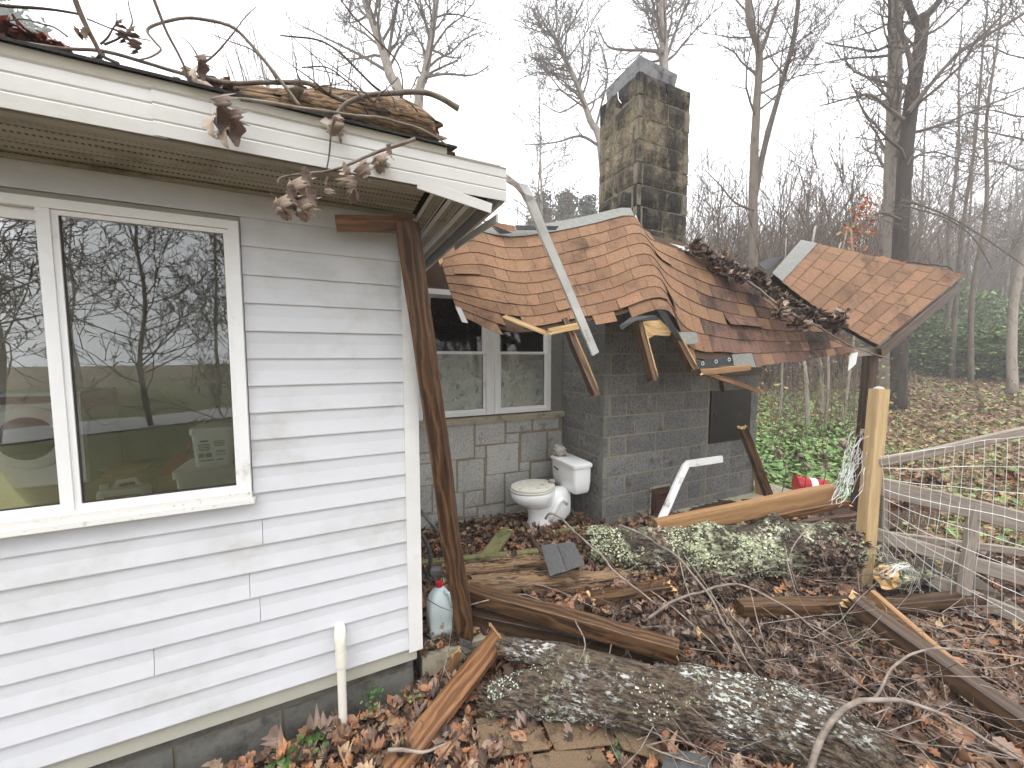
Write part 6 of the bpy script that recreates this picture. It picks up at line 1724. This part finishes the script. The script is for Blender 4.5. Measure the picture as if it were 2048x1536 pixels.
traced_tree('forked tree rising behind the rotten log on the roof', [([(810, 800), (800, 240), (780, 150), (755, 70), (730, 0), (700, -120)], 16, 0.24, 0.1), ([(820, 800), (835, 240), (850, 150), (865, 60), (880, -60)], 16.4, 0.22, 0.09)],
            [([(770, 140), (720, 110), (660, 80), (600, 50)], 16, 0.07, 0.02), ([(850, 155), (890, 148), (945, 150), (980, 130)], 16.2, 0.06, 0.02), ([(775, 120), (785, 60), (800, -20)], 16, 0.08, 0.04)], 26, 'treebark_pale', 34, 3.6)
# a fan of long straight shoots left of the forked tree
fan = thing('shoot_thicket', A(620, 640, 13), 'fan of long thin straight shoots above the white house roof', 'tree')
rs = random.Random(31); mb = MB()
for i in range(46):
    b = V((A(640, 600, 13).x + rs.uniform(-0.9, 0.9), 13 + rs.uniform(-0.8, 0.8), 0))
    tx = rs.uniform(390, 740); top = A(tx, rs.uniform(-60, 120), 13 + rs.uniform(-1, 1))
    pts = [b, b.lerp(top, 0.45) + V((0, 0, 1.0)), b.lerp(top, 0.75) + V((0, 0, 0.6)), top]
    S_ = smooth_pts(pts, 3)
    mb.tube(S_, [0.035 - 0.03 * j / (len(S_) - 1) for j in range(len(S_))], 4, cap=False)
    limbs(mb, pts, 0.03, rs, 5, 0.5, 1.0, (2,), 1, up=0.2, rr=0.3)
mb.build('shoots', M['crown'], fan)
# kinds of tree for the wood; each is built once and copied
def generic(seed, H, r, n, L, mat, cmat, kids=(4, 3, 2), lean=0.3, f0=0.4):
    rs = random.Random(seed)
    t = thing('bare_tree', V((0, 0, 0)), 'x', 'tree')
    P = [V((0, 0, -0.2))]
    for i in range(1, 6):
        P.append(V((rs.gauss(0, lean * 0.4), rs.gauss(0, lean * 0.4), H * i / 5)))
    mb = MB(); trunk_tube(mb, P, r, r * 0.2, 8); mb.build('trunk', M[mat], t, smooth=True, mtx=Matrix.Identity(4))
    mb = MB(); limbs(mb, P, r, rs, n, f0, L, kids, len(kids), minr=0.012); mb.build('crown', M[cmat], t, mtx=Matrix.Identity(4))
    return t
kinds = [generic(1, 15, 0.13, 26, 3.4, 'treebark_pale', 'crown'), generic(2, 17, 0.10, 26, 2.4, 'treebark', 'crown'), generic(3, 13, 0.08, 24, 2.2, 'treebark_pale', 'crown'), generic(4, 16, 0.14, 24, 3.6, 'treebark', 'crown'), generic(5, 9, 0.07, 44, 2.6, 'treebark', 'crown', kids=(6, 4, 3), f0=0.1)]
used = set()
def plant(ki, x, y, rz, sc, label, group, foot=0.0):
    k = kinds[ki]
    o = k if ki not in used else copy_tree(k)
    used.add(ki)
    o.location = (x, y, foot); o.rotation_euler = (0, 0, rz); o.scale = (sc, sc, sc)
    o['label'] = label; o['group'] = group
    return o
rs = random.Random(77)
hill = gz
spots = []
for i in range(44):
    Y = rs.uniform(24, 50) if i < 34 else rs.uniform(24, 46)
    px = rs.uniform(1560, 2120) if i < 34 else rs.uniform(1030, 1560)
    spots.append((px, Y))
for px, Y in spots:
    x = (px - 1024) / FPX * Y
    far = Y > 30
    plant(rs.choice((0, 1, 2, 3, 1, 2)), x, Y, rs.uniform(0, 6.28), rs.uniform(0.8, 1.15), 'misty bare tree deep in the wood behind the clearing' if far else 'slender bare tree at the edge of the wood behind the clearing', 'bare trees deep in the misty wood' if far else 'bare trees at the edge of the wood', gz(x, Y))
for px, Y in ((2030, 12.5), (1945, 15.5), (1905, 17), (1872, 19)):
    x = (px - 1024) / FPX * Y
    plant(0 if px == 2030 else 1, x, Y, px, 1.0, {2030: 'thick pale trunk at the right edge of the photo', 1945: 'straight slim trunk nearest the thick one at the right edge', 1905: 'slim trunk a little left of the straight one at right', 1872: 'distant slim trunk just right of the dark forked tree'}[px], 'trunks at the right edge', gz(x, Y))
pale = [(1622, 8.5, 0.045), (1658, 9.0, 0.035), (1692, 8.8, 0.03), (1650, 10.0, 0.05), (1565, 9.5, 0.03)]
for i, (px, Y, r) in enumerate(pale):
    b = root(px, Y)
    t = thing('pale_sapling', b, ('pale sapling seen under the eave, thickest one', 'pale sapling under the eave, second from the left', 'thin pale sapling under the eave nearest the dark porch post', 'pale leaning sapling farther back under the eave', 'thin pale sapling closest to the chimney corner')[i], 'tree')
    P = [b, b + V((0.08 * (i % 3 - 1), 0, 1.2)), b + V((0.22 * (i % 3 - 1), 0.1, 2.6)), b + V((0.3 * (i % 2), 0.1, 4.6))]
    mb = MB(); trunk_tube(mb, P, r, r * 0.4, 8); mb.build('trunk', M['treebark_pale'], t, smooth=True)
    mb = MB(); limbs(mb, P, r, random.Random(i), 12, 0.3, 0.9, (3, 2), 2); mb.build('crown', M['thicket'], t)
# undergrowth: brown brush nobody could count
def brush(name, n, pxr, yr, hr, label, seed, mat='thicket', tw=9):
    rs = random.Random(seed); mb = MB()
    for i in range(n):
        Y = rs.uniform(*yr); px = rs.uniform(*pxr)
        b = root(px, Y); b.z = hill(b.x, b.y) - 0.1
        h = rs.uniform(*hr)
        d = V((rs.gauss(0, 0.16), rs.gauss(0, 0.16), 1)).normalized()
        P = [b]; q = b
        for j in range(4):
            d = (d + V((rs.gauss(0, 0.13), rs.gauss(0, 0.13), 0.05))).normalized(); q = q + d * h / 4; P.append(q)
        r = 0.0028 * h + 0.003 + 0.00018 * Y
        mb.tube(P, [r, r * .8, r * .6, r * .45, r * .2], 3, cap=False)
        for c in range(tw):
            j = rs.randint(1, 3); a = P[j].lerp(P[j + 1], rs.random())
            e = (d + V((rs.gauss(0, 0.8), rs.gauss(0, 0.8), rs.uniform(-0.1, 0.7)))).normalized()
            L = h * rs.uniform(0.1, 0.32)
            m = a + e * L * 0.5; f = m + (e + V((rs.gauss(0, .3), rs.gauss(0, .3), .2))).normalized() * L * 0.5
            mb.tube([a, m, f], [r * .45, r * .35, r * .15], 3, cap=False)
    o = mb.build(name, M[mat]); tag(o, label, 'undergrowth', kind='stuff')
brush('undergrowth', 1150, (1380, 1780), (14, 30), (4, 9.5), 'tangled brown brush and saplings in front of the wood', 1, tw=12)
brush('undergrowth', 420, (1020, 1400), (14, 28), (4.5, 9), 'brown brush behind the fallen roof and chimney', 2)
brush('undergrowth', 760, (1740, 2120), (25, 42), (5, 12), 'brown brush at the edge of the wood beyond the clearing', 5)
brush('undergrowth', 110, (1530, 1760), (6.5, 11), (0.5, 1.8), 'low dead stalks at the far side of the clearing', 3, tw=5)
brush('far_wood', 1300, (950, 2150), (38, 75), (9, 15), 'grey mass of the far wood fading into mist', 4, 'crown', tw=9)
# evergreens
def evergreen(seed, H, Wd, n, size, pal, trunk_r, base=0.12, conic=True):
    rng = np.random.default_rng(seed)
    t = thing('evergreen', V((0, 0, 0)), 'x', 'tree')
    mb = MB(); trunk_tube(mb, [V((0, 0, -0.2)), V((0.05, 0, H * 0.5)), V((0, 0, H * 0.97))], trunk_r, trunk_r * 0.15, 7); mb.build('trunk', M['treebark'], t, mtx=Matrix.Identity(4))
    m = int(n / 60)
    cz = rng.uniform(base, 1, m) ** (0.8 if conic else 1) * H
    prof = (1 - cz / H) ** 0.75 + 0.06 if conic else np.sqrt(np.clip(1 - ((cz / H - 0.45) / 0.56) ** 2, 0.02, 1))
    ang = rng.uniform(0, 6.283, m); rr = prof * Wd * rng.uniform(0.35, 1.0, m)
    c = np.c_[np.cos(ang) * rr, np.sin(ang) * rr, cz + rng.normal(0, 0.1, m)]
    pos = np.repeat(c, 60, 0) + rng.normal(0, 1, (m * 60, 3)) * np.array([0.15, 0.15, 0.07]) * Wd
    o = scatter('crown', SMALL, pos, rng.uniform(size * 0.6, size * 1.3, len(pos)), 0.8, pal, M['needle'], rng, kind=None, parent=t)
    mb = MB()
    for q in c[::2]:
        mb.tube([V((0, 0, max(0.05, q[2] - 0.25 * Wd))), V(q)], 0.012 * Wd, 3, cap=False)
    mb.build('limbs', M['thicket'], t, mtx=Matrix.Identity(4))
    return t
SHR = [(.06, .11, .03), (.11, .18, .05), (.17, .24, .075), (.05, .085, .03)]
PIN = [(.03, .06, .03), (.045, .08, .035), (.06, .09, .045)]
ev = [evergreen(1, 2.3, 1.5, 6600, 0.12, SHR, 0.04, 0.05, False), evergreen(2, 16, 2.6, 5400, 0.34, PIN, 0.2, 0.3, True)]
evused = set()
def plant_ev(ki, px, Y, rz, sc, label, group=None):
    o = ev[ki] if ki not in evused else copy_tree(ev[ki])
    evused.add(ki)
    o.location = ((px - 1024) / FPX * Y, Y, gz((px - 1024) / FPX * Y, Y) - 0.05); o.rotation_euler = (0, 0, rz); o.scale = sc
    o['label'] = label
    if group: o['group'] = group
    if ki == 0: o['category'] = 'shrub'; o.name = 'evergreen_shrub'
plant_ev(0, 1862, 21, 0.3, (1.3, 1.3, 1.15), 'dense green shrub beyond the torn off roof section, leftmost of its row')
plant_ev(0, 1945, 18.0, 1.7, (1.5, 1.4, 0.95), 'dense green shrub at the far side of the clearing, middle of its row')
plant_ev(0, 2045, 16, 3.1, (1.5, 1.5, 0.95), 'dense green shrub at the right edge of the clearing, nearest of its row')
plant_ev(0, 1905, 25, 4.4, (1.7, 1.6, 1.9), 'tall green shrub behind the row of shrubs at the wood edge')
plant_ev(0, 2020, 24.0, 5.0, (1.5, 1.4, 1.5), 'tall green shrub behind the others at the right edge')
plant_ev(0, 1822, 27.0, 0.9, (1.5, 1.5, 1.3), 'small green shrub below the eave of the torn off roof section')
for px, Y, s in ((1080, 34, 0.95), (1128, 38, 1.0), (1170, 33, 0.85), (1045, 40, 0.9), (1012, 36, 0.8)):
    plant_ev(1, px, Y, px * 0.7, (s, s, s), 'misty pine tree rising over the brush in the distance', 'misty pines in the distance')
plant_ev(1, 95, 32, 0.5, (1.75, 1.75, 1.75), 'tall misty pine above the roof edge at the far left')
def thicket_leaves():
    out = []
    while len(out) < 1500:
        Y = RNG.uniform(7.5, 17); px = RNG.uniform(1500, 1800) if len(out) < 1100 else RNG.uniform(1400, 2080)
        x = (px - 1024) / FPX * Y
        out.append((x, Y, gz(x, Y) + 0.1 + 2.2 * RNG.random() ** 2))
    p = np.array(out)
    scatter('thicket_leaves', SMALL, p, RNG.uniform(0.05, 0.1, len(p)), 1.0, [(.30, .24, .07), (.22, .22, .07), (.26, .13, .06), (.16, .19, .06), (.2, .12, .07)], M['leaf'], RNG, 'sparse yellow and olive leaves left on the undergrowth', 'foliage')
thicket_leaves()
# orange sapling
b = A(1722, 560, 9.2); b.z = -0.05
t = thing('orange_sapling', b, 'young tree with orange red autumn leaves behind the torn off roof section', 'tree')
P = [b, b + V((0.05, 0, 2.0)), b + V((-0.02, 0, 3.6)), b + V((0.03, 0, 5.6))]
mb = MB(); trunk_tube(mb, P, 0.03, 0.006, 6); mb.build('trunk', M['treebark'], t)
mb = MB(); limbs(mb, P, 0.03, random.Random(3), 20, 0.55, 0.7, (3,), 1); mb.build('limbs', M['thicket'], t)
pos = np.concatenate([blob(A(1728, 415, 9.2), (0.28, 0.3, 0.35), 60, RNG), blob(A(1715, 460, 9.2), (0.45, 0.3, 0.3), 90, RNG), blob(A(1722, 520, 9.2), (0.6, 0.4, 0.35), 80, RNG)])
scatter('crown', SMALL, pos, RNG.uniform(0.08, 0.15, len(pos)), 0.9, [(.40, .09, .04), (.45, .16, .05), (.36, .13, .05), (.22, .17, .06)], M['leaf'], RNG, kind=None, parent=t)

# ------------------------------------------------------------------ clearing: fallen leaves, grass and green ground cover
def ground_pts(n, rng, f):
    out = []
    while len(out) < n:
        px = rng.uniform(1500, 2100) if rng.random() < 0.85 else rng.uniform(2100, 2600); Y = 3.4 + 30 * rng.random() ** 1.4
        x = (px - 1024) / FPX * Y
        if not free(x, Y) or (Y < 4.3 and x < 3.4): continue
        if rng.random() > f(px, Y): continue
        z = gz(x, Y) - 0.005
        out.append((x, Y, z + rng.random() * 0.03))
    return np.array(out)
g = ground_pts(30000, RNG, lambda px, Y: 1.0)
scatter('meadow_leaves', SMALL + LEAVES[:1], g, RNG.uniform(0.05, 0.12, len(g)) * (1 + g[:, 1] / 45), 0.4, [(.22, .13, .085), (.17, .095, .06), (.28, .19, .12), (.12, .07, .05), (.32, .25, .10), (.24, .14, .10)], M['leaf'], RNG, 'brown leaves strewn over the clearing', 'leaf litter')
g = ground_pts(8500, RNG, lambda px, Y: (1.0 if Y < 9 else 0.4) if 1500 < px < 1735 and 4.3 < Y < 14 else 0.03)
g[:, 2] += RNG.random(len(g)) * 0.10
scatter('ground_cover', ROUNDS, g, RNG.uniform(0.04, 0.075, len(g)) * (1 + g[:, 1] / 30), 0.45, [(.12, .22, .06), (.17, .28, .08), (.08, .15, .04), (.22, .27, .10)], M['green'], RNG, 'low green ground cover behind the chimney', 'ground cover')
def grass():
    g = ground_pts(9000, RNG, lambda px, Y: 0.9 if Y < 10 else 0.3)
    n = len(g); h = RNG.uniform(0.05, 0.2, n); a = RNG.uniform(0, 6.283, n); lean = RNG.normal(0, 0.06, (n, 2))
    w = 0.004 + 0.002 * RNG.random(n)
    v = np.zeros((n, 3, 3)); dx = np.c_[np.cos(a), np.sin(a)] * w[:, None]
    v[:, 0, :2] = g[:, :2] - dx; v[:, 1, :2] = g[:, :2] + dx; v[:, 2, :2] = g[:, :2] + lean
    v[:, 0, 2] = v[:, 1, 2] = g[:, 2] - 0.02; v[:, 2, 2] = g[:, 2] + h
    pal = np.array([(.20, .22, .08), (.28, .24, .12), (.14, .18, .05), (.35, .28, .15)])
    c = np.repeat(pal[RNG.integers(0, 4, n)], 3, 0)
    o = link('grass', np_mesh('grass', v.reshape(-1, 3), np.arange(n * 3).reshape(-1, 3), c, M['green']))
    tag(o, 'thin yellowing grass in the clearing', 'grass', kind='stuff')
grass()
# ------------------------------------------------------------------ what the window mirrors: lawn, road and trees behind the photographer
mb = MB(); mb.add([(-45, -52, 0.02), (30, -52, 0.02), (30, -3.0, -0.008), (-45, -3.0, -0.008)], [(0, 1, 2, 3)])
M['lawn'] = pm('yellowing_lawn', ['#4c4c2c', '#626036', '#565432'], 1.5, (1, 1, 1), 0.95, 0.6, 40, 0.02)
tag(mb.build('lawn', M['lawn']), kind='structure')
M['road'] = pm('pale_gravel_road', ['#8f8d88', '#a5a39d'], 6, (1, 1, 1), 0.9, 0.5, 60, 0.01)
rd = [V((-45, -2, 0.0)), V((-20, -7, 0.0)), V((0, -11, 0)), V((30, -15, 0))]
S_ = smooth_pts(rd, 5); mb = MB(); mb.v = []
for i, p in enumerate(S_):
    mb.v += [(p.x, p.y - 1.3, 0.028), (p.x, p.y + 1.3, 0.028)]
mb.f = [[2 * i, 2 * i + 2, 2 * i + 3, 2 * i + 1] for i in range(len(S_) - 1)]; mb.m = [0] * len(mb.f)
tag(mb.build('road', M['road']), kind='structure')
for i, (s, k, ki, sc) in enumerate(((-4.6, 11.0, 4, 0.9), (-1.85, 6.2, 4, 0.5), (-6.6, 9.5, 4, 1.0), (2.6, 6.4, 4, 0.75), (3.6, 8.2, 4, 0.85), (-9.0, 12.0, 4, 1.0), (1.0, 17.0, 2, 0.9), (-5, 20, 2, 1.0))):
    p = W(s, k, 0)
    plant(ki, p.x, p.y, i * 1.3, sc, 'bare tree on the lawn mirrored in the house window', 'bare trees mirrored in the window')
rs = random.Random(9)
for i in range(12):
    a = rs.uniform(-2.9, -0.25); d = rs.uniform(32, 44)
    plant(rs.choice((0, 1, 3)), d * math.cos(a), d * math.sin(a), i, 1.1, 'distant bare tree beyond the lawn mirrored in the house window', 'distant bare trees mirrored in the window')
# ------------------------------------------------------------------ mist
M['haze'] = bpy.data.materials.new('mist'); M['haze'].use_nodes = True
nd = M['haze'].node_tree.nodes
for x in list(nd):
    if x.type == 'BSDF_PRINCIPLED': nd.remove(x)
pv = nd.new('ShaderNodeVolumePrincipled')
pv.inputs['Color'].default_value = (0.985, 0.988, 0.995, 1); pv.inputs['Density'].default_value = 0.0038; pv.inputs['Anisotropy'].default_value = 0.0
M['haze'].node_tree.links.new(pv.outputs[0], [x for x in nd if x.type == 'OUTPUT_MATERIAL'][0].inputs['Volume'])
o = MB().box((0, 35, 12.0), 244, 196, 38).build('haze', M['haze'])
tag(o, 'thin grey mist filling the air between the trees', 'mist', kind='stuff')
